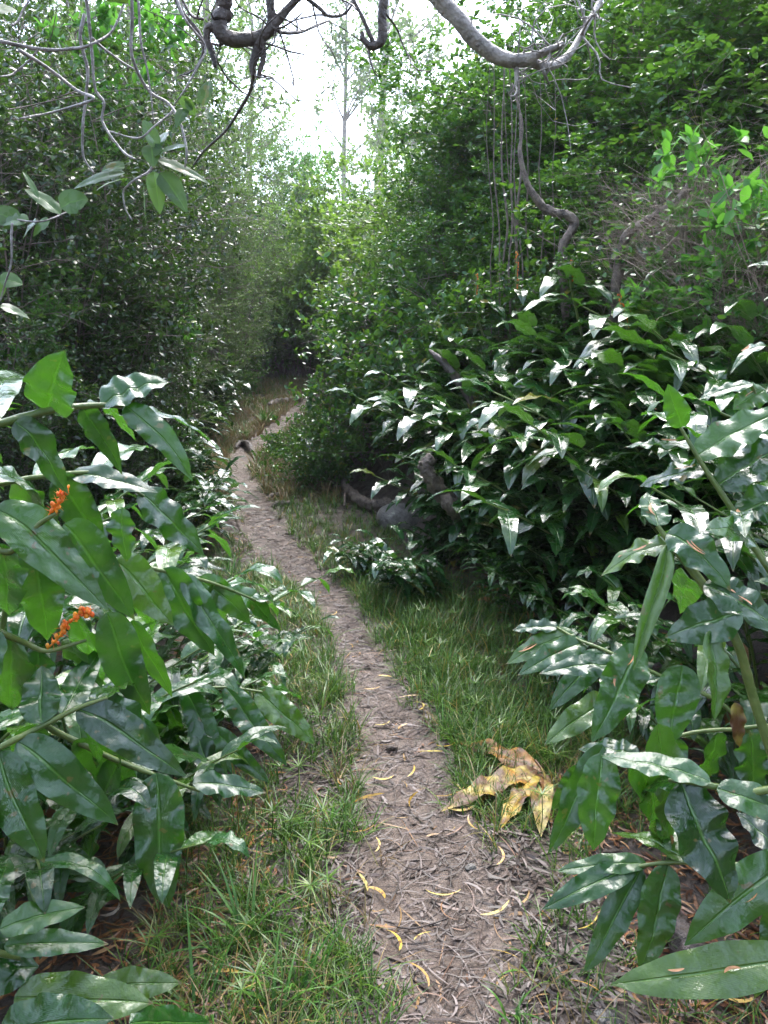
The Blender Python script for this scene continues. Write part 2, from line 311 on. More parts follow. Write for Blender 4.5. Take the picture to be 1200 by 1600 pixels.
# ------------------------------------------------------------------ ground and path
def axis(fine0, fine1, step, far, g=1.13):
    a = list(np.arange(fine0, fine1, step)); s = step
    while a[-1] < far: s *= g; a.append(a[-1]+s)
    s = step
    while a[0] > -far: s *= g; a.insert(0, a[0]-s)
    return np.array(a)
gx = axis(-2.4, 2.6, .045, 110); gy = axis(1.0, 7.5, .045, 110)
X, Yg = np.meshgrid(gx, gy); Z = H(X, Yg)
inside = np.clip(1.12-np.abs(X-C(Yg))/(Wd(Yg)*1.0), 0, 1); Z = Z-.05*np.clip(inside*3, 0, 1)*(Yg > -2)
Vg = np.stack([X, Yg, Z], -1).reshape(-1, 3); nx, ny = len(gx), len(gy)
i = np.arange(ny-1)[:, None]*nx+np.arange(nx-1)[None]; Fg = np.stack([i, i+1, i+nx+1, i+nx], -1).reshape(-1, 4)
tag(mesh('ground', Vg, Fg, M['soil']), kind='structure')
ys = [-1.5]
while ys[-1] < 24: ys.append(ys[-1]+max(.016, .006*ys[-1]))
ys = np.array(ys); us = np.linspace(-1.02, 1.02, 41)
Yp, Up = np.meshgrid(ys, us, indexing='ij')
edge = 1+.14*nz(Yp*2.1, Up*.3, 1.7)+.08*nz(Yp*7, Up, 1.2)
Xp = C(Yp)+Up*Wd(Yp)*edge
Zp = H(Xp, Yp)+.008-.022*(1-np.abs(Up)**2.2)+.007*nz(Xp, Yp, 8., 1)+.004*nz(Xp, Yp, 22., 3)+.0025*nz(Xp, Yp, 55., 3)
Zp = np.where(np.abs(Up) > .985, Zp-.05, Zp)
def Hp(x, y):
    u = np.clip(np.abs(x-C(y))/Wd(y), 0, 1.1); return H(x, y)+np.where(u < 1.0, .008-.022*(1-u**2.2)+.007*nz(x, y, 8., 1)+.004*nz(x, y, 22., 3), .006)
ii = np.arange(len(ys)-1)[:, None]*41+np.arange(40)[None]
tag(mesh('path', np.stack([Xp, Yp, Zp], -1), np.stack([ii, ii+41, ii+42, ii+1], -1).reshape(-1, 4)[:, ::-1], M['mud']), kind='structure')

# ------------------------------------------------------------------ sickle leaves (litter, yellow phyllodes)
def sickles(P, az, L, Wm, bend, tilt, K=7, curl=.15, rg=rng):
    n = len(P); t = np.linspace(0, 1, K)[None]; a = az[:, None]+bend[:, None]*(t-.5)*2
    dx = np.cos(a)*L[:, None]/(K-1); dy = np.sin(a)*L[:, None]/(K-1)
    x = np.cumsum(dx, 1)-dx.sum(1, keepdims=True)/2; y = np.cumsum(dy, 1)-dy.sum(1, keepdims=True)/2
    z = (t-.5)*tilt[:, None]*L[:, None]+curl*L[:, None]*((t-.5)**2*rg.uniform(-.3, 1.6, (n, 1)))
    c = P[:, None]+np.stack([x, y, z], -1)
    wv = (np.sin(pi*np.clip(t, .0, 1))**.6*.5)*Wm[:, None]+.0003; rl = rg.normal(0, .35, (n, 1))
    s = np.stack([-np.sin(a)*np.cos(rl), np.cos(a)*np.cos(rl), np.sin(rl)*np.ones_like(a)], -1)
    V = np.stack([c-s*wv[..., None], c+s*wv[..., None]], 2).reshape(-1, 3)
    b = np.arange(n)[:, None]*K*2+np.arange(K-1)[None]*2
    return V, np.stack([b, b+2, b+3, b+1], -1).reshape(-1, 4)
def litter(name, n, yr, dfun, mat, label, Lr=(.018, .08), zup=.0, wr=(.003,.0085)):
    y = yr[0]+(yr[1]-yr[0])*rng.random(n)**1.7; x = C(y)+dfun(n, y); z = Hp(x, y)+zup+.009*rng.random(n)**3
    L_ = rng.uniform(*Lr, n)*(1+.05*y)
    V, F = sickles(np.stack([x, y, z], -1), rng.random(n)*2*pi, L_, rng.uniform(*wr, n)*(1+.12*y), rng.normal(0, .7, n), rng.normal(0, .03, n), curl=.03)
    return tag(mesh(name, V, F, mat), label, 'leaf litter', kind='stuff')
def d_path(n, y):
    u = rng.normal(0, .75, n); return u*Wd(y)
def d_edge(n, y):
    s = np.where(rng.random(n) < .5, -1, 1); return s*(Wd(y)*.75+np.abs(rng.normal(0, .22, n)))
litter('leaf_litter', 2100, (1.2, 8), d_path, M['litter'], 'grey brown curled fallen leaves trodden into the muddy path', (.015, .09))
litter('leaf_litter', 5200, (1.2, 6), d_edge, M['litter'], 'thick pale brown fallen leaves along both edges of the path')
litter('leaf_litter', 9000, (1.2, 5.5), lambda n, y: np.where(rng.random(n) < .45, -1, 1)*rng.uniform(.45, 2.2, n), M['redlitter'], 'reddish brown wet leaf litter under the ginger plants')
litter('leaf_litter', 2600, (6., 15), lambda n, y: -rng.uniform(.3, 2.4, n), M['redlitter'], 'orange brown dead leaves on the slope left of the far path', (.06, .14))
litter('leaf_litter', 6000, (1.05, 3.2), lambda n, y: np.where(rng.random(n) < .5, -1, 1)*rng.uniform(.5, 1.7, n), M['redlitter'], 'wet reddish leaves heaped on bare soil beneath the nearest ginger', (.03, .11))
litter('twig_litter', 2200, (1.3, 8), d_path, M['litter'], 'fine broken twigs and bark bits scattered over the path', (.03, .16), .004, (.0015,.003))

YL = [(575,1255,60,.5),(596,1130,30,.3),(560,1300,55,.2),(650,1255,55,1.4),(730,1240,45,-.8),(690,1298,50,.25),(742,1292,45,1.9),(775,1350,50,1.3),(770,1428,60,.5),(660,1468,35,.6),
      (613,1478,50,1.9),(650,1533,65,2.1),(785,1500,50,-.4),(690,1393,60,-.1),(566,1392,50,1.9),(585,1405,45,-.7),(585,1325,40,1.5),(640,1207,40,1.2),(672,1180,40,0),(598,1218,40,0),(695,1170,40,.2),
      (535,1230,30,1.7),(605,985,30,1.),(615,1010,35,.3),(640,1095,40,.2),(655,1110,30,1.2),(580,1075,30,.2),(600,1060,30,-.3),(645,975,25,.8),(700,1240,60,.4),(800,1235,40,1.1),(820,1270,50,1.7),
      (720,1268,50,.1),(910,1560,60,-.5),(915,1450,50,.6),(1150,1555,60,-.2),(350,1545,60,0.),(285,1395,45,-.5),(590,1430,20,.1),(500,985,25,.3),(520,960,22,1.),(545,1010,26,2.),(630,1140,26,.9),(560,1180,30,2.6)]
for k, (px, py, lp, a) in enumerate(YL):
    x, y = gray(px, py); z = float(Hp(x, y)); dep = y*CP-(z-CAM_Z)*SP*-1
    L_ = lp/FPX*math.hypot(y, CAM_Z)*.9
    V, F = sickles(np.zeros((1, 3)), np.array([a]), np.array([L_]), np.array([min(.010, L_*.12)*rng.uniform(.6, 1.1)]), np.array([rng.uniform(.4, .9)*(1 if k % 3 else -1)]), np.array([.03]), K=12)
    o = mesh('fallen_leaf', V, F, M['yellow']); o.location = (x, y, z+.02)
    reg(o, 'yellow sickle shaped fallen leaf', 'leaf', 'yellow curved leaves fallen on and beside the path', (x, y, z))

# ------------------------------------------------------------------ grass
def blades(P, az, L, Wm, lean, droop, K=5):
    n = len(P); t = np.linspace(0, 1, K)[None]
    hz = L[:, None]*(lean[:, None]*t+.35*droop[:, None]*t**2); z = L[:, None]*(t*np.sqrt(np.maximum(.05, 1-lean[:, None]**2))-droop[:, None]*.5*t**2.2)
    c = P[:, None]+np.stack([np.cos(az)[:, None]*hz, np.sin(az)[:, None]*hz, z], -1)
    wv = Wm[:, None]*.5*(1-t**1.6)*(.6+.8*t*(1-t)*2)+.0002; s = np.stack([-np.sin(az), np.cos(az), 0*az], -1)[:, None]
    V = np.stack([c-s*wv[..., None], c+s*wv[..., None]], 2).reshape(-1, 3); b = np.arange(n)[:, None]*K*2+np.arange(K-1)[None]*2
    return V, np.stack([b, b+2, b+3, b+1], -1).reshape(-1, 4)
def grass_field(nt, yr, dl, dr, per, Lr, Wm, pR=.5, thresh=-.3, pw=1.6, seed=0, excl=True):
    y = yr[0]+(yr[1]-yr[0])*rng.random(nt)**pw; side = rng.random(nt) < pR
    u = rng.random(nt)**1.3; a = Wd(y)*(.86+.16*rng.normal(size=nt))
    d = np.where(side, a+dr[0]+(dr[1]-dr[0])*u, -(a+dl[0]+(dl[1]-dl[0])*u)); x = C(y)+d
    keep = nz(x, y, 2.2, seed) > thresh+.15*rng.normal(size=nt)
    if excl: keep &= ~((d > 0) & (y < 2.35) & (rng.random(nt) < .8))
    x, y = x[keep], y[keep]; n = len(x); P = np.stack([x, y, H(x, y)-.01], -1); P = np.repeat(P, per, 0)+rng.normal(0, .012, (n*per, 3))*[1, 1, 0]
    m = n*per; sc_ = np.repeat(rng.uniform(.6, 1.3, n), per)
    return blades(P, rng.random(m)*2*pi, rng.uniform(*Lr, m)*sc_, rng.uniform(.7, 1.3, m)*Wm, rng.uniform(.1, .75, m), rng.uniform(.2, 1.1, m))
V, F = join([grass_field(3000, (1.35, 5.2), (0, .60), (0, .7), 11, (.035, .16), .0042, .55),
             grass_field(2200, (4.5, 11), (0, 1.0), (0, .8), 11, (.05, .17), .006, .5, -.5, 1.1, 3),
             grass_field(1500, (9, 21), (.1, 2.2), (0, .9), 11, (.08, .25), .013, .35, -.4, 1., 13),
             grass_field(900, (2.8, 5.2), (.0, .3), (.1, .85), 12, (.09, .22), .005, .85, -.6, 1.3, 5)])
tag(mesh('grass', V, F, M['grass']), 'fine green grass growing along both sides of the path', 'grass', kind='stuff')
V, F = join([grass_field(2600, (7.5, 20), (0, 2.0), (0, .7), 11, (.1, .28), .012, .25, -.6, 1., 7, False), grass_field(260, (1.4, 7), (0, .6), (0, .9), 8, (.08, .25), .004, .5, -.6, 1.4, 9)])
tag(mesh('dry_grass', V, F, M['drygrass']), 'straw coloured dead grass mixed in beside the far path', 'grass', kind='stuff')
# umbrella sedges: a stalk with a whorl of thin leaves
def sedge(P0, h, nb, L):
    az = rng.random()*2*pi; top = P0+np.array([.1*h*cos(az), .1*h*sin(az), h])
    st = tubes(np.stack([P0, (P0+top)/2+[.005, 0, 0], top])[None], np.full((1, 3), .0015), 4)[:2]
    a = np.arange(nb)*2*pi/nb+rng.normal(0, .15, nb)
    b = blades(np.repeat(top[None], nb, 0), a, rng.uniform(.7, 1.1, nb)*L, np.full(nb, .0045), rng.uniform(.8, .97, nb), rng.uniform(.2, .8, nb))
    return [st, b]
ps = []
for _ in range(130):
    y = 1.5+4*rng.random()**1.4; s = rng.random() < .55
    if s and y < 2.3: continue
    x = C(y)+(1 if s else -1)*(Wd(y)+.05+rng.random()*(.85 if s else .5)); ps += sedge(np.array([x, y, float(H(x, y))]), rng.uniform(.08, .24), rng.integers(8, 13), rng.uniform(.05, .10))
V, F = join(ps); tag(mesh('umbrella_sedge', V, F, M['grass']), 'spidery whorled sedge leaves standing among the grass', 'sedge', kind='stuff')
# broad strap-leaved tufts
TU = [(385,1480,.34,16,'pale green strap leaved grass tuft in the near left verge'),(470,1560,.26,11,'strap leaved grass tuft at the left verge near the bottom edge'),(700,1050,.26,11,'pale broad bladed tuft in the grass right of the path'),
      (645,1010,.2,9,'small pale tuft beside the right edge of the path'),(690,1150,.2,9,'bright green tuft just above the yellow dying leaves'),(440,1590,.25,10,'dark green grass tuft at the bottom left of the path'),
      (320,1590,.3,9,'arching grass tuft at the bottom below the ginger'),(820,960,.4,13,'tall upright sedge tuft beside the right hand ginger'),(620,890,.3,10,'upright tuft in front of the grey boulder'),
      (415,665,.5,30,'round dense grass clump left of the far path bend'),(385,688,.42,22,'small grass clump in front of the round clump at the bend'),(360,900,.35,12,'thin green tuft left of the path under ginger leaves'),(520,1290,.2,8,'short tuft on the left edge of the path'),(800,1590,.12,9,'small tuft near the bottom right of the path'),(830,1500,.12,9,'small tuft on the right edge of the path')]
for (px, py, L_, n_, lab) in TU:
    g = ground(px, py); V, F = blades(rng.normal(0, .015, (n_, 3))*[1, 1, 0], rng.random(n_)*2*pi, rng.uniform(.65, 1.1, n_)*L_, rng.uniform(.8, 1.2, n_)*(.009 if L_ < .45 else .02), rng.uniform(.15, .75, n_), rng.uniform(.3, 1.1, n_), K=8)
    o = mesh('grass_tuft', V, F, M['strap']); o.location = g-[0, 0, .01]; tag(o, lab, 'grass tuft', 'broad bladed grass tufts')

# ------------------------------------------------------------------ ginger
def leafsweep(Cn, N0, W_, rg, nv=8, fold=.25, ripple=.16, freq=3.2, roll=0.):
    K = len(Cn); t = np.linspace(0, 1, K); T = nrm(np.gradient(Cn, axis=0)); Ns = np.zeros_like(Cn); n = np.array(N0, float)
    for k in range(K):
        n = n-T[k]*n.dot(T[k]); n = n/max(np.linalg.norm(n), 1e-6); Ns[k] = n
    S_ = np.cross(Ns, T); v = np.linspace(-1, 1, nv+1)
    wv = W_*.5*np.sin(pi*np.clip(t, 0.0, 1)**.72)**.62*(1-.15*t); wv[-1] = W_*.01; wv[0] = W_*.04
    wv = wv*(1-.55*np.clip((t-.88)/.12, 0, 1)**1.0*(1-np.clip((t-.999)/.001, 0, 1)))
    ph1, ph2 = rg.random(2)*6.28; f1, f2 = freq*rg.uniform(.8, 1.3, 2)
    rip = np.where(v[None] > 0, np.sin(2*pi*f1*t[:, None]+ph1), np.sin(2*pi*f2*t[:, None]+ph2))*np.abs(v[None])**1.7*ripple*np.sin(pi*t[:, None])**.5
    und = sum(rg.uniform(.015, .045)*np.sin(2*pi*(rg.uniform(1., 4.5)*t[:, None]+rg.uniform(-.9, .9)*v[None])+rg.random()*6.3) for _ in range(4))*np.sin(pi*t[:, None])
    z = und+fold*np.abs(v[None])-.42*fold*v[None]**2*1.5+rip+roll*v[None]
    y = v[None]*(1-.12*np.abs(fold)*np.abs(v[None]))
    V = Cn[:, None]+S_[:, None]*(y*wv[:, None])[..., None]+Ns[:, None]*(z*wv[:, None])[..., None]
    i = np.arange(K-1)[:, None]*(nv+1)+np.arange(nv)[None]
    F = np.stack([i, i+nv+1, i+nv+2, i+1], -1).reshape(-1, 4)
    uv = np.stack([np.broadcast_to(t[:, None], (K, nv+1)), np.broadcast_to((v[None]+1)/2, (K, nv+1))], -1).reshape(-1, 2)
    return V.reshape(-1, 3), F, uv
def droopline(base, d, L_, droop, K=13, flat=0.0):
    p = np.array(base, float); d = np.array(d, float)/np.linalg.norm(d); out = [p.copy()]; ds = L_/(K-1)
    for k in range(K-1):
        d = d+np.array([0, 0, -1])*droop*ds/L_*(.4+1.2*k/K); d /= np.linalg.norm(d); p = p+d*ds; out.append(p.copy())
    return np.array(out)
def spike(path, rad, nb, rg):
    """cluster of orange seed pods along a stalk"""
    P = spline(path, 30); parts = [tubes(P[None], np.full((1, 30), rad*.16), 6)[:2]]
    a, b = np.meshgrid(np.linspace(0, pi, 5), np.arange(6)*pi/3, indexing='ij')
    SV = np.stack([np.sin(a)*np.cos(b), np.sin(a)*np.sin(b), np.cos(a)], -1).reshape(-1, 3)
    k = np.arange(4)[:, None]*6; s = np.arange(6)[None]; SF = np.stack([k+s, k+6+s, k+6+(s+1) % 6, k+(s+1) % 6], -1).reshape(-1, 4)
    for _ in range(nb):
        q = P[rg.integers(2, 30)]; d = nrm(rg.normal(size=3)+[0, 0, .2]); r = rad*rg.uniform(.25, .42)
        parts.append((q+d*rad*rg.uniform(.3, .8)+SV*r*[1, 1, 1.25], SF))
    m = nb; q = P[rg.integers(3, 30, m)]; d = nrm(rg.normal(size=(m, 3))+[0, 0, .2])
    parts.append(tubes(np.stack([q, q+d*rad*.9, q+d*rad*rg.uniform(1.2, 1.9, (m, 1))], 1), np.tile([[rad*.06, rad*.05, rad*.01]], (m, 1)), 3)[:2])
    return join(parts)
TOPS = []
def hero(name_label, stem, r0, leaves_, foot, seed=0, spikes=(), sheath=True, Lmax=None, cat='ginger plant', deadset=()):
    """stem: points (px,py,Y) from tip side to foot; leaves_: (bx,by,bY, tx,ty,tY, widthpx, arch, camface)"""
    rg = np.random.default_rng(seed+100); pts = [at(*p) for p in stem]; fx, fy = foot; f = np.array([fx, fy, float(H(fx, fy))-.03])
    root = empty('ginger_plant', f); tag(root, name_label, cat, 'large leaved ginger plants close to the path')
    last = pts[-1]; mid = last*.45+f*.55+np.array([0, 0, .12])
    P = pts+[mid, f]; n = 50; Pp = spline(P, n); R = np.interp(np.linspace(0, 1, n), [0, .3, 1], [r0*.5, r0*.9, r0*1.1])
    R = R*(1+.10*(np.abs(np.sin(np.linspace(0, 18, n)))>.96))
    V, F, uv = tubes(Pp[None], R[None], 8); mesh('stem', V, F, M['cane'], root, loc=f)
    for k, lf in enumerate(leaves_):
        bx, by, bY, tx, ty, tY, wpx, arch, cf = lf[:9]
        b = at(bx, by, bY); t = at(tx, ty, tY); L_ = np.linalg.norm(t-b); c = (b+t)/2+np.array([0, 0, arch*L_]); c[1] += -.10*L_*(cf)
        u = np.linspace(0, 1, 30)[:, None]; Cn = (1-u)**2*b+2*u*(1-u)*c+u**2*t
        Cn = Cn+.012*L_*np.sin(u*7+k)*np.array([1, 0, .5])
        N = nrm(np.array([rg.normal(0, .25), -cf, 1.0-.35*cf])); W_ = wpx/FPX*(bY+tY)/2*1.18
        if (t-b)[2] > .35*L_ and cf >= .85: N = np.array([0, -1., -.25])
        V, F, uv = leafsweep(Cn, N, W_, rg, 14, fold=lf[9] if len(lf) > 9 else rg.uniform(.2, .45), ripple=rg.uniform(.12, .32))
        if b[0] > .4: TOPS.append((Cn, W_))
        o = mesh('leaf', V, F, M['deadleaf' if k in deadset else 'ginger'], root, uv=uv, loc=f)
        if k in deadset: o['label'] = 'yellowing leaf'
    for (pa, rad, nb) in spikes:
        V, F = spike([at(*p) for p in pa], rad, nb, rg); mesh('seed_spike', V, F, M['orange'], root, loc=f)
    return root

hero('ginger stem with broad upturned tip leaves at the upper left', [(232,640,1.32),(160,633,1.3),(80,641,1.25),(0,662,1.2),(-90,690,1.15)], .0065,
  [(72,641,1.26,100,548,1.2,78,-.05,.9,.5),(158,634,1.3,262,598,1.35,62,.16,.6,.55),(125,636,1.28,190,742,1.35,38,.25,.8),(195,634,1.3,302,752,1.3,42,.22,.8),
   (222,638,1.32,346,703,1.45,42,.12,.5),(25,658,1.2,108,772,1.25,52,.2,.8),(140,636,1.3,212,690,1.5,34,.2,.5),(-30,672,1.18,60,600,1.6,50,.2,.5)], (-1.35, 1.1), 1)
hero('ginger stem sloping down right with a long hanging leaf over the litter', [(312,1236,1.75),(240,1210,1.72),(180,1187,1.7),(90,1145,1.66),(-10,1100,1.6)], .0075,
  [(244,1208,1.71,262,1420,1.62,82,.04,1.0,.35),(300,1225,1.74,415,1240,1.8,42,.14,.5),(185,1185,1.7,130,1362,1.85,62,.05,.9),(150,1100,1.6,152,1200,1.7,34,0,.9),
   (120,1155,1.66,230,1255,1.9,46,.1,.8),(60,1130,1.64,40,1250,1.8,60,.1,.8),(215,1200,1.72,330,1190,2.0,48,.2,.5)], (-1.3, 1.75), 2)
hero('ginger stem rising right with big glossy leaves at the left edge', [(168,1090,1.5),(120,1107,1.48),(60,1137,1.45),(0,1168,1.4),(-90,1220,1.35)], .0065,
  [(120,1108,1.48,290,1215,1.5,64,.16,.8),(25,1160,1.42,182,1290,1.45,72,.16,.8),(-5,1175,1.4,68,1348,1.35,76,.1,.9),(66,1130,1.45,66,1040,1.55,60,.05,.8),
   (165,1092,1.5,208,1088,1.7,44,.25,.5),(150,1096,1.5,275,1195,1.65,50,.2,.7),(-40,1195,1.38,-20,1380,1.3,70,.1,.9),(95,1118,1.47,160,1010,1.7,44,.0,.6)], (-1.25, 1.2), 3)
hero('ginger stem with three leaves reaching furthest right toward the path', [(418,1082,2.3),(350,1074,2.28),(290,1080,2.25),(200,1100,2.2),(60,1110,2.1)], .0065,
  [(290,1078,2.25,355,1215,2.15,44,.08,.9),(350,1074,2.28,447,1198,2.2,44,.1,.9),(400,1080,2.3,492,1165,2.25,46,.14,.8),(305,1125,2.2,345,1262,2.1,40,.06,.9),(260,1085,2.25,300,1200,2.4,46,.1,.8),
   (415,1082,2.3,480,1100,2.5,30,.2,.5),(230,1095,2.2,255,1190,2.5,44,.1,.8),(330,1140,2.2,420,1225,2.15,34,.12,.8)], (-1.25, 2.3), 4)
hero('ginger with an orange seed spike and leaves hanging at mid left', [(135,1000,1.6),(75,1017,1.57),(40,1005,1.55),(0,988,1.5),(-90,950,1.45)], .007,
  [(60,1015,1.57,62,1115,1.6,56,.05,.9,.35),(165,958,1.6,232,1118,1.65,62,.08,.9),(205,970,1.65,268,1090,1.7,36,.1,.8),(110,1005,1.6,160,1075,1.75,44,.1,.8),(125,960,1.6,160,1072,1.8,52,.05,.8),
   (20,998,1.53,20,1110,1.6,70,.1,.9),(-20,985,1.5,-30,1110,1.4,70,.1,.9)], (-1.2, 1.5), 5, spikes=[([(74,1014,1.56),(95,992,1.55),(105,975,1.55),(128,958,1.55),(142,954,1.55)], .0125, 46)])
hero('ginger with a small orange seed spike under the arching top leaves', [(92,800,1.5),(60,820,1.5),(20,860,1.5),(-60,900,1.5)], .007,
  [(-10,795,1.5,168,955,1.5,74,.2,.8,.3),(98,820,1.52,208,970,1.6,68,.2,.8),(190,795,1.6,198,878,1.6,44,.05,1.,.3),(60,860,1.6,75,1000,1.65,72,.05,.9),(10,850,1.5,15,960,1.6,70,.05,.9),
   (-20,740,1.5,90,800,1.7,50,.2,.5)], (-1.4, 1.6), 6, spikes=[([(76,805,1.5),(88,790,1.5),(95,775,1.5),(104,760,1.5)], .011, 26)])
hero('ginger stem with a fan of leaves just left of the upper path verge', [(400,938,2.1),(335,912,2.05),(280,898,2.0),(215,883,1.95),(170,872,1.9),(40,850,1.8)], .0065,
  [(178,875,1.9,270,978,1.9,62,.16,.8),(252,890,1.98,333,1025,2.0,60,.12,.8),(285,898,2.0,382,1062,2.0,44,.12,.8),(310,903,2.05,392,975,2.1,42,.14,.7),(210,882,1.95,240,985,2.1,50,.1,.8),
   (360,922,2.1,440,985,2.2,36,.15,.7),(395,936,2.1,470,965,2.3,30,.15,.5),(330,912,2.05,352,1020,2.2,44,.1,.8),(140,868,1.88,175,980,2.1,50,.1,.8)], (-1.2, 2.0), 7)
hero('ginger stem with long leaves under the top left stem', [(225,775,1.75),(160,740,1.7),(60,745,1.65),(0,757,1.6),(-90,780,1.5)], .006,
  [(110,742,1.68,245,770,1.7,44,.12,.5),(215,770,1.75,317,868,1.8,56,.14,.7),(90,742,1.66,160,860,1.75,56,.15,.8),(30,750,1.62,100,860,1.7,60,.15,.8),(150,740,1.7,240,700,2.0,40,.15,.4),(60,744,1.65,150,700,1.9,44,.15,.4)], (-1.5, 1.9), 8)
hero('low ginger with broad leaves filling the bottom left corner', [(40,1500,1.35),(0,1490,1.32),(-60,1480,1.3)], .008,
  [(0,1452,1.3,132,1418,1.35,50,.12,.5),(5,1480,1.3,168,1476,1.38,46,.12,.5),(20,1560,1.3,238,1568,1.35,84,.08,.6,.25),(-20,1440,1.3,15,1340,1.5,50,.05,.7),(0,1610,1.22,180,1590,1.2,90,.08,.6),
   (150,1545,1.45,285,1535,1.5,52,.1,.6),(-30,1530,1.3,40,1440,1.4,80,.05,.7),(200,1600,1.3,330,1600,1.45,60,.1,.6),(-40,1520,1.3,60,1510,1.35,80,.05,.7)], (-.95, 1.25), 9)
hero('tall ginger stem crossing the right edge with a pointed leaf on top', [(1063,668,1.9),(1100,730,1.88),(1150,805,1.85),(1198,885,1.8),(1290,1010,1.75)], .008,
  [(1064,668,1.9,1043,600,1.85,36,-.02,.9),(1080,700,1.9,975,700,2.0,34,.14,.5),(1085,715,1.9,1230,640,1.9,58,.10,.6),(1120,760,1.88,1240,690,1.85,70,.10,.6),(1105,735,1.88,1000,760,2.0,44,.12,.5),
   (1150,800,1.85,1165,840,1.7,30,.2,.6),(1150,805,1.85,1260,780,1.8,60,.2,.7),(1180,850,1.8,1100,830,1.7,50,.2,.6),(1062,670,1.9,1000,650,2.1,34,.2,.4)], (1.35, 1.65), 10)
hero('thick cut ginger stem with one long rolled leaf hanging beside it', [(1027,822,1.75),(1065,872,1.73),(1100,915,1.7),(1150,1000,1.65),(1180,1100,1.65)], .011,
  [(1043,852,1.72,988,1048,1.6,34,.02,.8,1.3),(1040,835,1.74,1140,925,1.65,58,.28,.6),(1098,915,1.68,1235,1010,1.6,66,.22,.7),(1160,955,1.6,1040,995,1.7,72,.06,.8,.2),(1110,985,1.62,1118,1125,1.55,50,.02,.9,.8),
   (1045,850,1.75,940,900,1.8,44,.2,.5),(1028,822,1.75,1010,770,1.85,44,.0,.8),(1075,905,1.72,1060,960,2.0,50,.15,.7)], (1.05, 1.55), 11)
hero('ginger stem with leaves spreading left over the verge grass', [(870,980,2.3),(905,1000,2.25),(945,1016,2.2),(1040,1060,2.1),(1140,1110,2.0)], .006,
  [(872,981,2.3,800,985,2.35,26,.12,.4),(895,990,2.28,790,1038,2.3,40,.12,.6),(915,1003,2.25,808,1056,2.2,40,.12,.6),(1000,1010,2.0,925,1160,1.85,66,.08,.8),(975,1040,2.1,845,1052,2.1,42,.12,.5),
   (945,1018,2.2,860,1110,2.15,44,.14,.7),(960,1090,2.1,850,1165,2.0,48,.14,.7),(1030,1060,2.1,940,1085,2.2,40,.1,.5)], (1.25, 2.05), 12)
hero('ginger stem with big leaf hanging forward at the lower right', [(1045,1219,1.45),(1090,1224,1.42),(1160,1238,1.4),(1260,1260,1.35)], .008,
  [(1110,1222,1.4,935,1182,1.5,50,.12,.5),(938,1178,1.5,925,1330,1.45,66,.05,1.,.3),(1062,1225,1.43,1140,1412,1.32,100,.08,.9,.3),(1120,1232,1.4,1270,1300,1.35,60,.14,.6),(1030,1130,1.6,1045,1330,1.65,70,.05,.9),
   (990,1180,1.6,1035,1310,1.75,56,.05,.9),(1080,1225,1.42,990,1240,1.7,50,.15,.5)], (1.1, 1.25), 13)
hero('ginger stem with five dark leaves fanned over the bottom right litter', [(985,1356,1.6),(1040,1348,1.58),(1108,1349,1.55),(1230,1370,1.5)], .0065,
  [(1010,1350,1.6,868,1362,1.62,34,.12,.5),(990,1355,1.6,845,1422,1.55,46,.10,.6),(1000,1357,1.6,910,1522,1.5,50,.06,.9),(1044,1352,1.58,1000,1518,1.5,66,.05,.9,.3),(1080,1346,1.56,955,1300,1.75,44,.14,.5),
   (1060,1350,1.57,1020,1255,1.8,40,.1,.6)], (1.1, 1.5), 14)
hero('ginger with one broad leaf sweeping in from the lower right edge', [(1225,1330,1.4),(1290,1350,1.3)], .008,
  [(1235,1340,1.4,1068,1478,1.35,80,.12,.7,.25),(1240,1500,1.3,950,1540,1.35,80,.06,.6,.2),(1245,1360,1.4,1150,1270,1.5,60,.1,.6),(1230,1400,1.4,1180,1560,1.4,60,.1,.8)], (1.1, 1.0), 15)
hero('ginger stems behind the lower right fan with one yellow leaf', [(1000,1180,1.85),(1060,1150,1.85),(1140,1140,1.85),(1250,1150,1.8)], .006,
  [(1148,1098,1.7,1155,1168,1.7,24,.0,.9),(1065,1040,1.75,1042,1165,1.7,64,.05,.9),(940,1165,1.9,855,1335,1.8,50,.05,.9),(925,1195,1.9,862,1265,1.95,44,.08,.8),(1000,1180,1.85,905,1170,1.95,40,.12,.5),
   (1060,1150,1.85,1010,1230,1.9,54,.1,.8),(1120,1145,1.85,1090,1250,1.9,54,.1,.8),(1170,1145,1.8,1180,1260,1.8,60,.1,.8)], (1.35, 1.75), 16, deadset=(0,))
hero('ginger with yellow arching strap leaf at the far right edge', [(1175,600,2.2),(1210,700,2.2),(1250,800,2.1)], .007,
  [(1205,545,2.2,1140,585,2.1,16,.35,.4),(1175,600,2.2,1090,625,2.2,22,.1,.5),(1195,610,2.2,1145,640,2.2,40,.1,.8),(1210,700,2.2,1150,720,2.2,40,.1,.6),(1200,720,2.2,1235,600,2.1,44,.0,.6)], (1.8, 2.1), 17)
M['dry'] = islandmat('dry_leaf', [(0, G(.16,.06,.02)), (.5, G(.30,.13,.045)), (1, G(.42,.24,.12))], rough=.5)
rg = np.random.default_rng(8)
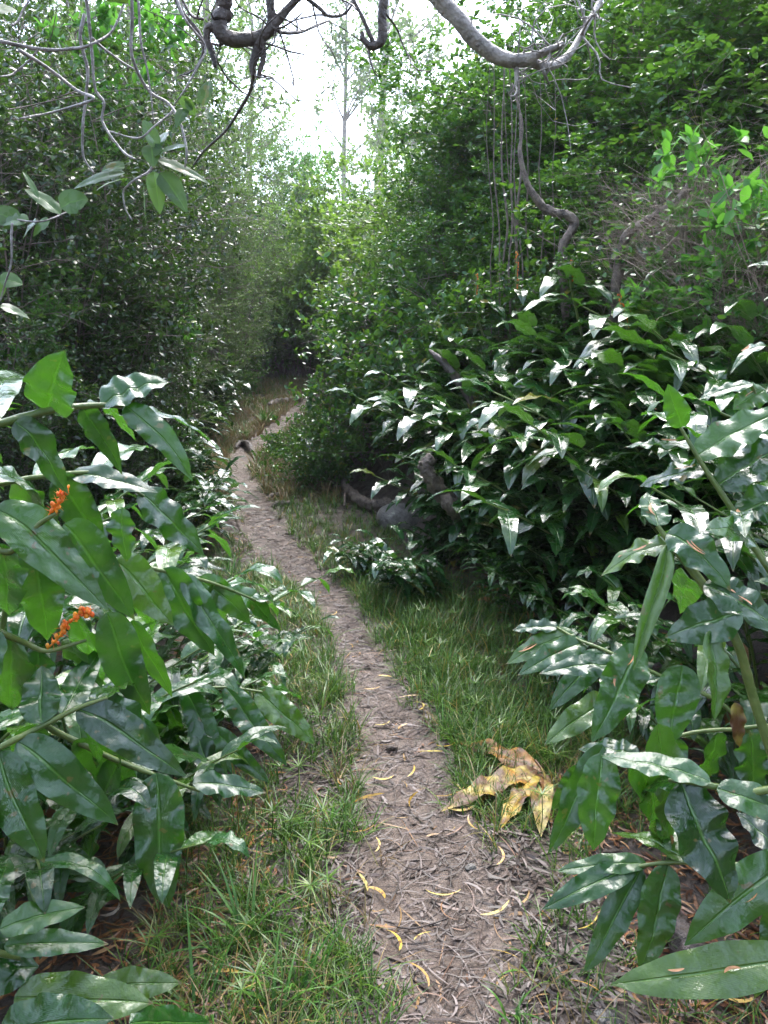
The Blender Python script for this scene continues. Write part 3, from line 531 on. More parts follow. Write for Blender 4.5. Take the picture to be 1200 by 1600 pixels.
for _ in range(34):
    Cn, W_ = TOPS[rg.integers(len(TOPS))]; i_ = rg.integers(6, 20); T_ = nrm(Cn[i_+1]-Cn[i_])
    if abs(T_[2]) > .75: continue
    S_ = nrm(np.cross([0, 0, 1.], T_)); p = Cn[i_]+S_*W_*rg.uniform(-.2, .2); slope = T_[2]
    V, F = sickles(np.zeros((1, 3)), np.array([math.atan2(T_[1], T_[0])]), np.array([rg.uniform(.025, .06)]), np.array([.006]), np.array([rg.uniform(.3, 1.1)*rg.choice([-1, 1])]), np.array([slope]), K=10, rg=rg)
    o = mesh('dry_leaf', V, F, M['dry']); o.location = p+np.array([0, 0, .012]); reg(o, 'small dry brown leaf on ginger', 'leaf', 'dry brown leaves caught on the right hand ginger', p)
# dying yellow leaves lying beside the path
root = empty('dying_ginger_plant', ground(855, 1250)); tag(root, 'collapsed ginger plant with yellow and brown leaves lying by the path', 'dying plant')
f = np.array(root.location); rg = np.random.default_rng(5)
for k, (bx, by, tx, ty, wpx) in enumerate([(845,1225,712,1165,52),(838,1222,690,1275,52),(840,1230,780,1305,44),(845,1228,845,1315,44),(838,1228,740,1262,46),(848,1232,862,1300,24)]):
    b = ground(bx, by)+[0, 0, .05]; t = ground(tx, ty)+[0, 0, .018]; c = (b+t)/2+[0, 0, .04]; u = np.linspace(0, 1, 18)[:, None]
    V, F, uv = leafsweep((1-u)**2*b+2*u*(1-u)*c+u*u*t, [rg.normal(0, .15), -.15, 1], wpx/FPX*2.5, rg, 10, fold=.3, ripple=.35); o = mesh('leaf', V, F, M['deadleaf'], root, uv=uv, loc=f)
V, F, uv = tubes(spline([f+[0, 0, -.02], ground(850, 1235)+[0, 0, .06], ground(835, 1222)+[0, 0, .09]], 12)[None], np.full((1, 12), .005), 7); mesh('stem', V, F, M['deadleaf'], root, loc=f)

# procedural ginger canes (leaf parts) and clumps
def clear(x, Y, r):                                 # keep the crown off the trail
    if Y > 19.5: return x
    c = float(C(Y)); m = r+.32; d = x-c
    return x if abs(d) > m else c+(m if d > 0 else -m)
def cane_geo(rg, Hc, lean, nl, L0, W0, nu=11, nv=6, start=.3, dr=(1.0, 2.3)):
    n = 24; t = np.linspace(0, 1, n); x = Hc*lean*t**1.8; z = Hc*(t*(1-.22*lean*t)); P = np.stack([x, .02*np.sin(t*5+rg.random()*6), z], -1)
    out = []; T = nrm(np.gradient(P, axis=0))
    for k in range(nl):
        q = start+(1-start)*k/(nl-1); i = min(n-1, int(q*(n-1))); s = 1 if k % 2 else -1
        side = np.array([0, s, 0.]); d = side*.85+T[i]*.55+rg.normal(0, .12, 3)+[0, 0, .12]
        if k == nl-1: d = T[i]+[0, 0, .3]
        L_ = L0*rg.uniform(.8, 1.1)*(.75 if k in (0, nl-1) else 1)
        Cn = droopline(P[i], d, L_, rg.uniform(*dr), nu)
        N = nrm(np.cross(np.cross(d, [0, 0, 1.]), d)+rg.normal(0, .12, 3))
        out.append(leafsweep(Cn, N, W0*rg.uniform(.8, 1.15), rg, nv, fold=rg.uniform(.2, .5), ripple=rg.uniform(.08, .22)))
    return P, out
protos = []
for s in range(7):
    rg = np.random.default_rng(300+s); P, lv = cane_geo(rg, rg.uniform(.95, 1.3), rg.uniform(.4, .85), 15, .38, .108, 17, 8, .15)
    r = empty('ginger_plant', (0, 0, 0)); V, F, uv = tubes(P[None], np.linspace(.009, .004, 24)[None], 7); mesh('stem', V, F, M['cane'], r)
    for q, (V, F, uv) in enumerate(lv):
        o = mesh('leaf', V, F, M['dry' if q == 0 and s % 2 == 0 else 'ginger'], r, uv=uv)
        if q == 0 and s % 2 == 0: o['label'] = 'withered brown leaf'
    protos.append(r)
used = set()
def place(protos_, i, x, y, rz, sc_, desc, cat, group, up=.6, z=None):
    i %= len(protos_); p = protos_[i]; o = p if id(p) not in used else copy_tree(p); used.add(id(p))
    o.location = (x, y, float(H(x, y))-.03 if z is None else z); o.rotation_euler = (0, 0, rz); o.scale = (sc_,)*3
    reg(o, desc, cat, group, (x, y, float(H(x, y))+up*sc_)); return o
k = 0
for (x, y, rz, s_) in [(-1.35,1.9,.1,.85),(-1.5,2.5,-.2,.95),(-1.2,2.75,-.3,.85),(-1.75,2.1,.2,1.05),(-1.95,2.9,-.2,1.1),(-1.45,3.2,-.2,.9),(-1.1,3.3,-.5,.62),(-1.9,3.7,0,1.),(-2.4,3.3,.3,1.1),(-1.05,2.35,-.5,.7),
    (-1.5,1.5,.3,.8),(-1.3,2.1,-.9,.75),(-.95,2.95,-.4,.55),(-1.7,2.6,-1.4,.9),(-2.3,2.4,.1,1.15),(-.85,2.75,-.2,.42),(-.8,3.05,.2,.4),(-1.35,3.75,-.3,.7),(-1.7,4.2,-.1,.8),(-2.1,4.6,.1,.9),(-1.5,1.75,-.6,.9),(-1.05,1.75,-.2,.5),(-1.0,2.1,.1,.55),(-1.1,1.95,-.5,.6),(-.95,2.35,-.3,.5),(-.9,2.6,0,.5),(-1.15,1.6,.1,.5),(-1.2,2.25,.2,.7),(-1.1,2.5,-.1,.65)]:
    place(protos, k, x, y, rz, s_, 'arching wet ginger plant', 'ginger plant', 'ginger plants massed left of the path'); k += 1
for _ in range(26):
    y = rng.uniform(1.7, 4.4); x = float(C(y))-rng.uniform(.85, 1.9)-.12*(y < 2.4); s_ = rng.uniform(.55, .85)*(.8 if x > C(y)-1.1 else 1)
    place(protos, k, x, y, rng.normal(-.7, .6), s_, 'arching wet ginger plant', 'ginger plant', 'ginger plants massed left of the path'); k += 1
for _ in range(24):
    y = rng.uniform(2.1, 4.3); x = float(C(y))-rng.uniform(.62, 1.1)-.22*(y < 2.8); s_ = rng.uniform(.36, .56)
    place(protos, k, x, y, rng.normal(-.7, .7), s_, 'small low ginger plant', 'ginger plant', 'ginger plants massed left of the path'); k += 1
for _ in range(66):
    y = rng.uniform(1.5, 5.0); x = float(C(y))+(rng.uniform(1.1, 2.3) if _ < 44 else rng.uniform(.85, 1.25)+.15*(y < 2.5)); s_ = rng.uniform(.55, .85)*(.75 if x < C(y)+1.4 else 1)*(.8 if _ > 43 else 1)
    if proj((x, y, float(H(x, y))))[0] > 1330: continue
    place(protos, k, x, y, -2.5+rng.normal(0, .6), s_, 'arching wet ginger plant', 'ginger plant', 'ginger plants massed right of the path'); k += 1
for (x, y, rz, s_) in [(1.35,2.2,3.1,.8),(1.6,2.6,3.4,.9),(1.25,2.75,2.9,.7),(1.9,2.2,3.0,1.),(1.8,3.1,3.3,.9),(1.3,3.3,3.2,.65),(2.2,2.8,3.2,1.),(1.55,1.85,2.8,.8),(1.95,1.75,3.3,1.),(1.15,3.0,2.6,.6),(2.1,3.6,3.1,.9),
    (1.5,3.7,3.4,.75),(1.0,3.75,3.0,.5),(2.6,3.3,3.,1.),(2.5,2.3,3.3,1.),(1.35,1.5,3.9,.6),(1.2,2.4,3.6,.6),(1.7,2.35,2.4,.8),(1.5,2.95,3.9,.8),(2.0,2.6,2.5,.9),(1.1,2.55,3.3,.5),(1.45,1.2,3.,.7)]:
    place(protos, k, x, y, rz, s_, 'arching wet ginger plant', 'ginger plant', 'ginger plants massed right of the path'); k += 1
clumps = []
for s in range(5):
    rg = np.random.default_rng(500+s); st, lf, uvs = [], [], []
    for c in range(8):
        P, lv = cane_geo(rg, rg.uniform(.45, .95), rg.uniform(.35, .9), 13, .42, .125, 11, 4, .12, (1.0, 2.0))
        a = rg.normal(0, .75) if c else 0; R_ = np.array([[cos(a), -sin(a), 0], [sin(a), cos(a), 0], [0, 0, 1]]); off = np.array([rg.normal(0, .12), rg.normal(0, .12), 0])
        V, F, _ = tubes((P@R_.T+off)[None], np.linspace(.008, .004, 24)[None], 5); st.append((V, F))
        for (V, F, uv) in lv: lf.append((V@R_.T+off, F)); uvs.append(uv)
    r = empty('ginger_clump', (0, 0, 0)); V, F = join(st); mesh('stems', V, F, M['cane'], r); V, F = join(lf); mesh('foliage', V, F, M['ginger_far'], r, uv=np.concatenate(uvs)); clumps.append(r)
k = 0
def gz(px, py, s_, desc='glossy ginger clump', up=.5, grp='ginger clumps on the right bank'):
    global k
    g = ground(px, py); s_ = min(1.12, s_*1.6); g[0] = clear(g[0], g[1], .42*s_); place(clumps, k, g[0], g[1], (-2.25 if px > 500 else -1.0)+rng.normal(0, .45), s_, desc, 'ginger clump', grp, up); k += 1
for (px, py, s_) in [(760,880,.4),(820,905,.42),(880,935,.42),(940,965,.45),(700,880,.3),(850,880,.45),(910,910,.5),(580,935,.36),(560,900,.26),(740,860,.5),(790,880,.55),(850,890,.6),(910,860,.7),(980,850,.75),(1050,840,.8),(1120,830,.85),(1190,820,.9),(870,940,.55),(940,930,.65),
    (760,780,.75),(830,780,.8),(900,770,.9),(980,760,.9),(1060,760,1.),(1150,740,1.),(790,720,.9),(880,700,1.),(960,700,1.),(1040,690,1.),(1130,690,1.05),(820,840,.6),(1010,900,.7),(1100,900,.7),(760,820,.55),(860,820,.7),(930,810,.8),(1010,800,.85),(1090,790,.9),(1180,780,.95),(790,750,.8),(870,740,.9),(940,730,.9),(1020,720,1.),(1100,720,1.),(840,670,1.),(920,660,1.),(1000,650,1.),(1090,650,1.),(1180,690,1.),(760,680,.9),(720,700,.8),(1180,640,1.),(960,620,.8),(1070,600,.9)]: gz(px, py, s_)
for (px, py, s_) in [(330,655,.95),(300,645,1.),(270,650,1.1),(240,660,1.1),(200,680,1.2),(310,620,1.),(270,610,1.1),(225,640,1.2),(160,700,1.1),(330,600,.9),(290,850,.5),(320,800,.4),(270,780,.6),(230,760,.7),(300,735,.35),(345,640,.4),(310,690,.55)]:
    gz(px, py, s_, grp='ginger clumps on the left bank')
for (px, py, s_) in [(520,735,.4),(610,700,.6),(560,700,.5),(500,700,.4),(640,660,.7),(600,640,.7)]: gz(px, py, s_, 'low ginger clump', grp='ginger clumps on the right bank')
# two ginger plants with red spikes in the right bank
rs = [('ginger with a red seed spike in front of the upright brown stems',808,480,6.0,(808,392),.9),('ginger with a thin red spike left of the upright stems',745,490,6.4,(745,430),.6),('ginger with a red spike tip beside the bent trunk',893,450,5.2,(893,408),.4),
      ('ginger with a slanting red seed spike low in the right bank',985,530,4.6,(968,462),.9),('ginger with a small red spike by the slanting grey branch',992,400,5.6,(988,350),.5)]
for q, (lab, px, py, Y, tip, sc_) in enumerate(rs):
    t = at(tip[0], tip[1], Y); b = at(px, py, Y); fx, fy = b[0]+.35, Y+.25; f = np.array([fx, fy, float(H(fx, fy))-.03]); root = empty('ginger_plant', f); tag(root, lab, 'ginger plant', 'ginger plants with red seed spikes')
    rg = np.random.default_rng(700+q); Pp = spline([t, b, (b+f)/2+[0, 0, .1], f], 30); V, F, _ = tubes(Pp[None], np.linspace(.006, .012, 30)[None], 6); mesh('stem', V, F, M['cane'], root, loc=f)
    for j in range(9):
        i = 8+j*2; d = np.array([rg.normal(), -.6+rg.normal()*.5, .35]); V, F, uv = leafsweep(droopline(Pp[i], d, .42, rg.uniform(1., 2.)), [0, -.2, 1], .12, rg, 8); mesh('leaf', V, F, M['ginger_far'], root, uv=uv, loc=f)
    V, F = spike([b*.2+t*.8+(b-t)*.6, (t+b)/2, t], .015 if sc_ > .5 else .012, 40, rg); mesh('seed_spike', V, F, M['orange'], root, loc=f)

# ------------------------------------------------------------------ shrubs and trees
def bundle(S, D, L, K, wob, grav, rg):
    t = np.linspace(0, 1, K)[None, :, None]; n = len(S)
    W1 = rg.normal(0, 1, (n, 1, 3)); W2 = rg.normal(0, 1, (n, 1, 3))
    return S[:, None]+D[:, None]*L[:, None, None]*t+(W1*np.sin(t*4.)+W2*np.sin(t*7.)*.5)*wob*L[:, None, None]*t+np.array([0, 0, grav])*L[:, None, None]*t**2
def grow(name, seed, Ht, R, nst, nbr, ntw, nlf, L_, wf, mat, bark=None, lo=False, low=.1, stemr=.014, tw=(.15, .4), updir=.4, top=1., leafup=1., skirt=1.):
    rg = np.random.default_rng(seed)
    a = rg.random(nst)*2*pi; r = np.sqrt(rg.random(nst))*R*.3; S = np.stack([r*np.cos(a), r*np.sin(a), 0*r], -1)
    a2 = a+rg.normal(0, .6, nst); r2 = np.sqrt(rg.random(nst))*R*.9; Tp = np.stack([r2*np.cos(a2), r2*np.sin(a2), Ht*rg.uniform(.55, 1, nst)], -1)
    D = Tp-S; Ls = np.linalg.norm(D, axis=1); D = nrm(D); P1 = bundle(S, D, Ls, 10, .045, 0, rg)
    R1 = np.linspace(1, .25, 10)[None]*stemr*rg.uniform(.6, 1.3, (nst, 1))
    i = rg.integers(0, nst, nbr); q = low+(1-low)*rg.random(nbr)**.8; kk = np.clip((q*9), 0, 8.99); k0 = kk.astype(int); fr = (kk-k0)[:, None]
    S2 = P1[i, k0]*(1-fr)+P1[i, k0+1]*fr
    out = rg.normal(size=(nbr, 3)); out[:, 2] = 0; out = nrm(out+nrm(S2*[1, 1, 0]+1e-6)*.6); D2 = nrm(out+[0, 0, updir]*rg.uniform(.2, 1.8, (nbr, 1)))
    L2 = rg.uniform(.35, 1., nbr)*R*.75*skirt; P2 = bundle(S2, D2, L2, 6, .09, -.12, rg); P2[..., 2] = np.maximum(P2[..., 2], .04)
    R2 = np.linspace(1, .3, 6)[None]*stemr*.45*rg.uniform(.6, 1.2, (nbr, 1))
    i = rg.integers(0, nbr, ntw); kk = np.clip(rg.uniform(.15, 1, ntw)*5, 0, 4.99); k0 = kk.astype(int); fr = (kk-k0)[:, None]
    S3 = P2[i, k0]*(1-fr)+P2[i, k0+1]*fr; D3 = nrm(rg.normal(size=(ntw, 3))+D2[i]*.8+[0, 0, .25]); L3 = rg.uniform(*tw, ntw)
    P3 = bundle(S3, D3, L3, 4, .1, 0, rg); R3 = np.linspace(1, .5, 4)[None]*stemr*.16*np.ones((ntw, 1))
    root = empty(name, (0, 0, 0)); V, F = join([tubes(P1, R1, 6)[:2], tubes(P2, R2, 4)[:2], tubes(P3, R3, 3)[:2]]); mesh('branches', V, F, M[bark or 'twig'], root)
    if nlf:
        m = ntw*nlf; j = np.repeat(np.arange(ntw), nlf); q = np.clip(rg.beta(2.2, 1., m), .05, 1)*3; k0 = np.clip(q.astype(int), 0, 2); fr = (q-k0)[:, None]
        Pl = P3[j, k0]*(1-fr)+P3[j, k0+1]*fr; Dl = nrm(D3[j]*.55+rg.normal(size=(m, 3))*.75+[0, 0, .05]); Nl = nrm(np.array([0, 0, leafup])+rg.normal(size=(m, 3))*.55)
        V, F = leaves(Pl, Dl, Nl, L_*rg.uniform(.6, 1.25, m), wf, lo); mesh('foliage', V, F, M[mat], root)
    return root
KIND = {
 'wall': [grow('leafy_shrub', 1, 5.2, 1.5, 16, 330, 2700, 12, .088, .52, 'wall', low=.05), grow('leafy_shrub', 2, 4.6, 1.4, 14, 300, 2600, 12, .080, .55, 'wall', low=.05), grow('leafy_shrub', 3, 5.6, 1.6, 18, 330, 2700, 11, .095, .5, 'wall', low=.1)],
 'dark': [grow('dark_shrub', 4, 5.0, 1.5, 14, 300, 2600, 10, .065, .5, 'dark', low=.05), grow('dark_shrub', 5, 6.0, 1.6, 15, 320, 2700, 10, .06, .55, 'dark', low=.05)],
 'bright': [grow('broadleaf_sapling', 6, 3.4, .6, 3, 60, 340, 10, .105, .42, 'bright', low=.15, tw=(.08, .2), leafup=.7)],
 'lime': [grow('lime_shrub', 7, 4.0, 1.5, 14, 260, 2000, 8, .105, .5, 'lime', low=.25), grow('lime_shrub', 8, 3.4, 1.4, 14, 260, 1800, 8, .095, .5, 'lime', low=.2)],
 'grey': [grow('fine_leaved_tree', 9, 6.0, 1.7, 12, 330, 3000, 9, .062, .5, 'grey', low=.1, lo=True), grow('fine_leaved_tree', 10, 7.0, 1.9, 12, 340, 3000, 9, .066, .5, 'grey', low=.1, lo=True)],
 'mid': [grow('broadleaf_tree', 11, 7.0, 1.9, 7, 260, 2000, 10, .10, .42, 'bright', low=.2, lo=True)],
 'low': [grow('low_shrub', 12, .8, .75, 12, 110, 520, 9, .062, .5, 'low', low=.15, stemr=.006, tw=(.06, .2)), grow('low_shrub', 13, 1.1, .9, 12, 130, 620, 9, .058, .52, 'low', low=.15, stemr=.006, tw=(.06, .2))],
 'bare': [grow('bare_thicket', 14, 3.2, 1.3, 70, 330, 1400, 0, .05, .5, None, 'deadtwig', low=.1, stemr=.009, tw=(.3, .8), updir=1.1, skirt=.8), grow('bare_thicket', 15, 2.6, 1.2, 60, 300, 1300, 2, .07, .5, 'wall', 'deadtwig', low=.1, stemr=.009, tw=(.3, .8), updir=1.1, skirt=.8)],
 'sprig': [grow('glossy_bush', 16, 1.6, .7, 7, 60, 240, 8, .085, .5, 'bright', low=.3, stemr=.007, tw=(.08, .2))],
}
DESC = {'wall': ('green small leaved shrub', 'shrub'), 'dark': ('dark glossy leaved shrub', 'shrub'), 'bright': ('bright green broad leaved sapling', 'sapling'), 'lime': ('yellow green leafy shrub', 'shrub'),
        'grey': ('grey green fine leaved tree', 'tree'), 'mid': ('bright green broadleaf tree', 'tree'), 'low': ('knee high glossy leaved shrub', 'shrub'), 'bare': ('thicket of bare brown twigs', 'thicket'), 'sprig': ('glossy green leafy bush', 'bush')}
cnt = 0
HT = {'wall': 5.5, 'dark': 5.9, 'bright': 3.4, 'lime': 4.3, 'grey': 7.0, 'mid': 7.4, 'bare': 3.4, 'sprig': 1.7}
RAD = {'wall': 1.5, 'dark': 1.5, 'bright': .5, 'lime': 1.4, 'grey': 1.7, 'mid': 1.6, 'low': .75, 'bare': 1.1, 'sprig': .6}
def shrub(kind, px, Y, s_, up=None, rz=None, grp=None, sink=0, top=None):
    global cnt
    x = clear((px-600)/FPX*Y/CP, Y, RAD[kind]*s_*(1.25 if Y > 8.8 and kind != 'low' else .85)); desc, cat = DESC[kind]; cnt += 1
    side = 'right bank' if px > 620 else ('left bank' if px < 380 else 'far end of the path')
    o = place(KIND[kind], cnt, x, Y, rng.random()*6.28 if rz is None else rz, s_, desc, cat, grp or (desc.split()[-1]+'s at the '+side), 2.2 if up is None else up)
    if top is not None:                                  # height that carries the crown up to the bank's real skyline
        zt = at(px, top, Y)[2]; o.scale = (s_, s_, min(1.5*s_, max(.3*s_, (zt-float(H(x, Y)))/HT[kind])))
    return o
for (px, Y, s_, tp) in [(1010,6.8,.75,60),(1130,6.8,.8,-60),(1300,6.0,.85,-60),(1180,7.2,.9,-90),(1060,7.8,.9,-80),(930,8.4,.85,-40),(850,8.6,.75,-20),(900,7.6,.6,250),(785,9.4,.8,40),(850,10.2,1.,-90),(745,10.6,.6,170),(960,9.8,1.05,-90),(1090,9.4,1.1,-90),
    (1220,8.6,1.05,-90),(720,12.2,.7,130),(810,12.4,.9,0),(690,9.2,.5,330),(1330,6.7,1.,-90),(695,14.5,.6,170),(900,12.8,1.1,-80),(750,8.2,.5,330),(810,7.4,.5,330),(1000,8.8,.9,-80),(1160,8.2,1.,-80),(870,9.2,.8,-40),(740,9.6,.55,180)]: shrub('wall', px, Y, s_, top=tp)
for (px, Y, s_, tp) in [(700,8.4,.42,470),(760,7.6,.45,440),(820,6.8,.42,430),(880,6.2,.42,400),(940,5.8,.4,430),(720,9.2,.5,400),(790,8.2,.5,360),(860,7.2,.5,330),(930,6.8,.5,300),(1000,6.4,.45,330),(650,9.6,.42,450),(670,10.4,.5,380),
    (620,11,.42,470),(980,5.5,.32,520),(860,5.9,.32,540),(790,6.4,.32,560),(980,7.2,.7,150),(900,8.,.7,170)]: shrub('wall', px, Y, s_, top=tp)
for (px, Y, s_, tp) in [(-60,5.6,.8,-60),(50,6.2,.8,-60),(130,7.0,.8,-60),(-10,7.4,.9,-80),(90,8.2,.9,-80),(190,8.8,.7,-40),(-120,6.6,.9,-60),(170,9.8,.9,-60),(40,9.4,1.,-80),(215,7.8,.45,330),(140,6.2,.45,380),(20,5.2,.5,380)]: shrub('dark', px, Y, s_, top=tp)
for (px, Y, s_, tp) in [(270,10.2,.75,250),(290,12.5,.8,200),(375,14.,.7,180),(250,12.5,1.,40),(305,14.5,.9,60),(355,17,.8,130),(200,13.5,1.2,-40),(400,21.5,.8,190),(270,17,1.2,0),(100,13.5,1.3,-60),(0,11.5,1.3,-60),(270,11,.5,400)]: shrub('grey', px, Y, s_, top=tp)
for (px, Y, s_, tp) in [(215,7.3,1.05,50),(195,6.5,.6,400),(130,6.4,.6,430),(60,5.6,.5,470),(300,9.4,.5,300)]: shrub('bright', px, Y, s_, top=tp)
for (px, Y, s_, tp) in [(560,16.5,1.1,300),(500,20.5,1.1,270),(615,14,1.,300),(645,12,.8,270),(575,19.8,1.2,245),(455,21,1.,290),(630,17,1.2,235),(670,11.5,.7,210),(600,12.5,.6,420),(540,21,1.,260)]: shrub('lime', px, Y, s_, top=tp)
for (px, Y, s_, tp) in [(490,24,.95,170),(455,25,.9,195),(525,26,.8,200)]: shrub('mid', px, Y, s_, top=tp)
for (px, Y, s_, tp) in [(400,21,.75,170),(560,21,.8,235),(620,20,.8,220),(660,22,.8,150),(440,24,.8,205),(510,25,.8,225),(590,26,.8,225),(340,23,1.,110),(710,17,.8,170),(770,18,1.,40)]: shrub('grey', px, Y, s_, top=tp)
for (px, Y, s_) in [(1090,5.5,.8),(1180,5.0,.85),(1150,5.9,.95),(1240,4.5,.85),(1120,6.4,.95),(230,9.,.55),(700,9.,.5),(150,7.4,.55),(970,6.6,.55),(620,11,.55),(1210,5.6,.9),(1120,4.8,.58),(1185,4.4,.55),(1060,5.1,.5),(1230,4.8,.6),(1150,5.2,.6)]: shrub('bare', px, Y, s_, 1.2, top=225+20*sin(px) if px > 1000 else None)
for (px, Y, s_) in [(385,20,1.3),(425,20.8,1.5),(465,21.2,1.5),(505,21.6,1.6),(545,21,1.5),(590,20.5,1.4),(410,23,2.),(455,23.5,2.2),(500,24,2.2),(550,23.5,2.2),(600,23,2.),(370,18,1.1),(375,16,.6),(350,14.5,.6),(630,19.6,1.4),(480,26,2.6),(430,26,2.6),(530,26,2.6)]: shrub('low', px, Y, s_, .5)
for (px, py, s_) in [(450,760,.55),(510,760,.45),(540,730,.55),(490,720,.4),(600,740,.9),(480,695,.35),(530,690,.5),(600,690,.8),(690,700,1.),(740,680,1.),(580,650,.8),(620,650,1.1),(680,640,1.2),(440,720,.35),(800,640,1.),
    (230,620,1.),(190,640,1.2),(130,650,1.2),(60,660,1.2),(350,605,1.),(330,590,1.2),(100,620,1.2),(30,630,1.2),(860,620,1.),(940,620,1.),(1040,620,1.),(700,620,1.3)]:
    g = ground(px, py); shrub('low', 600+g[0]/g[1]*FPX*CP, g[1], s_*1.15, .5)
for (px, Y, s_) in [(1110,4.6,1.),(1030,5.0,.75),(1195,4.4,.9),(1070,5.2,1.1)]: shrub('sprig', px, Y, s_, 1.)
for (px, Y, s_) in [(-2.5,-4.5,.8),(-.6,-6.5,.9),(2.4,-5,.8),(4.2,-2.5,.8),(-4.2,-2,.8),(-4.6,1.6,.7),(4.4,1.8,.6)]:   # growth behind the walker
    o = place(KIND['wall'], cnt, px, Y, rng.random()*6.28, s_*.85, 'green small leaved shrub behind the walker,', 'shrub', 'shrubs behind the walker', 2.); cnt += 1
# far tall trees: tapering trunk, limbs, gappy crown
def tall_tree(seed, Ht, R, mat, nlf=5, L_=.22, nb=26):
    rg = np.random.default_rng(seed); root = empty('tall_tree', (0, 0, 0)); P = spline([(0, 0, -.3), (rg.normal(0, .2), 0, Ht*.35), (rg.normal(0, .5), rg.normal(0, .3), Ht*.7), (rg.normal(0, .6), 0, Ht)], 24)
    Rr = np.linspace(Ht*.013, .03, 24); V, F, _ = tubes(P[None], Rr[None], 10); mesh('trunk', V, F, M['bark_grey'], root)
    k0 = rg.integers(7, 24, nb); S = P[k0]; a = rg.random(nb)*6.28; D = nrm(np.stack([np.cos(a), np.sin(a), rg.uniform(.5, 1.5, nb)], -1)); L2 = R*rg.uniform(.5, 1.15, nb)
    P2 = bundle(S, D, L2, 8, .08, .0, rg); tm = nb*26; i = rg.integers(0, nb, tm); kk = rg.integers(3, 8, tm); S3 = P2[i, kk]; P3 = bundle(S3, nrm(rg.normal(size=(tm, 3))+[0, 0, .4]), rg.uniform(.3, .9, tm), 4, .1, -.1, rg)
    V, F = join([tubes(P2, np.linspace(.05, .012, 8)[None]*np.ones((nb, 1)), 5)[:2], tubes(P3, np.full((tm, 4), .006), 3)[:2]]); mesh('branches', V, F, M['bark_grey'], root)
    m = tm*nlf; j = np.repeat(np.arange(tm), nlf); Pl = P3[j, rg.integers(1, 4, m)]+rg.normal(0, .06, (m, 3)); V, F = leaves(Pl, rg.normal(size=(m, 3))+[0, 0, -.5], nrm(rg.normal(size=(m, 3))+[0, 0, .3]), L_*rg.uniform(.6, 1.3, m), .5, True); mesh('crown', V, F, M[mat], root)
    return root
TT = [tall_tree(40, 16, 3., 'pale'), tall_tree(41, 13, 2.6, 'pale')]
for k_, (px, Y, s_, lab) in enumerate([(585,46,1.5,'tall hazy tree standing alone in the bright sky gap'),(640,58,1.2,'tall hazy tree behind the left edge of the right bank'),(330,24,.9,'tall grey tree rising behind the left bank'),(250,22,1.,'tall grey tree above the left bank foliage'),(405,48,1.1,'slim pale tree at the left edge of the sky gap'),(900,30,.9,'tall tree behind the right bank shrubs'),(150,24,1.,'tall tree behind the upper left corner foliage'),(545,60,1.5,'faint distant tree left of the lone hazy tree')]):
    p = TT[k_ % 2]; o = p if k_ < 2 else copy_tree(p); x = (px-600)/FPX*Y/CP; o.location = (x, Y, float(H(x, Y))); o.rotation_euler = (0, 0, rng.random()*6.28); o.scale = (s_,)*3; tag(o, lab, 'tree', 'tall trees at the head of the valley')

# ------------------------------------------------------------------ gnarled branches overhead
def pxr(rp, Y): return rp/FPX*Y
def gnarled(label, foot, top, limbs, bark, crown):
    f = np.array([foot[0], foot[1], float(H(*foot))-.1]); root = empty('gnarled_tree', f); tag(root, label, 'tree', 'gnarled trees leaning over the path')
    V, F = limb([f, (f*.6+np.array(top)*.4)+[.1, 0, 0], top], [.15, .11, .08], 40, 14, .08, 3); mesh('trunk', V, F, M[bark], root, loc=f)
    for q, (pts, rad) in enumerate(limbs):
        V, F = limb(pts, [a*.72 for a in rad], 70 if len(pts) > 3 else 24, 10, .07, q+5, wob=.12); mesh('limb', V, F, M[bark], root, loc=f)
    rg = np.random.default_rng(int(abs(foot[0])*70)); pool = np.concatenate([spline(p, 30) for p, _ in limbs if len(p) > 2]); pool = pool[pool[:, 1] > 2.2]; q_ = rg.integers(0, len(pool), 46)
    Pt = bundle(pool[q_], nrm(rg.normal(size=(46, 3))+[0, 0, .5]), rg.uniform(.06, .3, 46), 8, .22, .0, rg); 
    for P_ in Pt: V, F, _ = tubes(P_[None], np.linspace(.0035, .001, 8)[None]*rg.uniform(.5, 1.2), 5); mesh('twig', V, F, M[bark], root, loc=f)
    rg = np.random.default_rng(int(abs(foot[0])*100)); nc = 24; cc = np.stack([rg.uniform(crown[0], crown[1], nc), rg.uniform(-4.2, 1.3, nc), rg.uniform(3.7, 5.2, nc)], -1)
    sk = np.array(top); P2 = np.stack([sk+(cc-sk)*q+np.array([0, 0, .25*sin(q*3)]) for q in np.linspace(0, 1, 8)], 1)+rg.normal(0, .05, (nc, 8, 3)); P2[:, 0] = sk
    V, F, _ = tubes(P2, np.linspace(.035, .008, 8)[None]*np.ones((nc, 1)), 6); mesh('branches', V, F, M[bark], root, loc=f)
    m = nc*300; j = np.repeat(np.arange(nc), 300); Pl = cc[j]+nrm(rg.normal(size=(m, 3)))*rg.random((m, 1))**.5*np.array([.55, .55, .3]); Pl = Pl[Pl[:, 2] > 1.75+.47*np.maximum(Pl[:, 1], 0)+1.2]
    V, F = leaves(Pl, rg.normal(size=Pl.shape), nrm(rg.normal(size=Pl.shape)+[0, 0, 1]), .09*rg.uniform(.7, 1.2, len(Pl)), .45, True); mesh('crown', V, F, M['wall'], root, loc=f)
    return root
def A(Y, *pp): return [at(px, py, Y+(dy if len(r) else 0)) for (px, py, *r) in pp for dy in [r[0] if r else 0]]
T1 = (1.3, .2, 3.2)
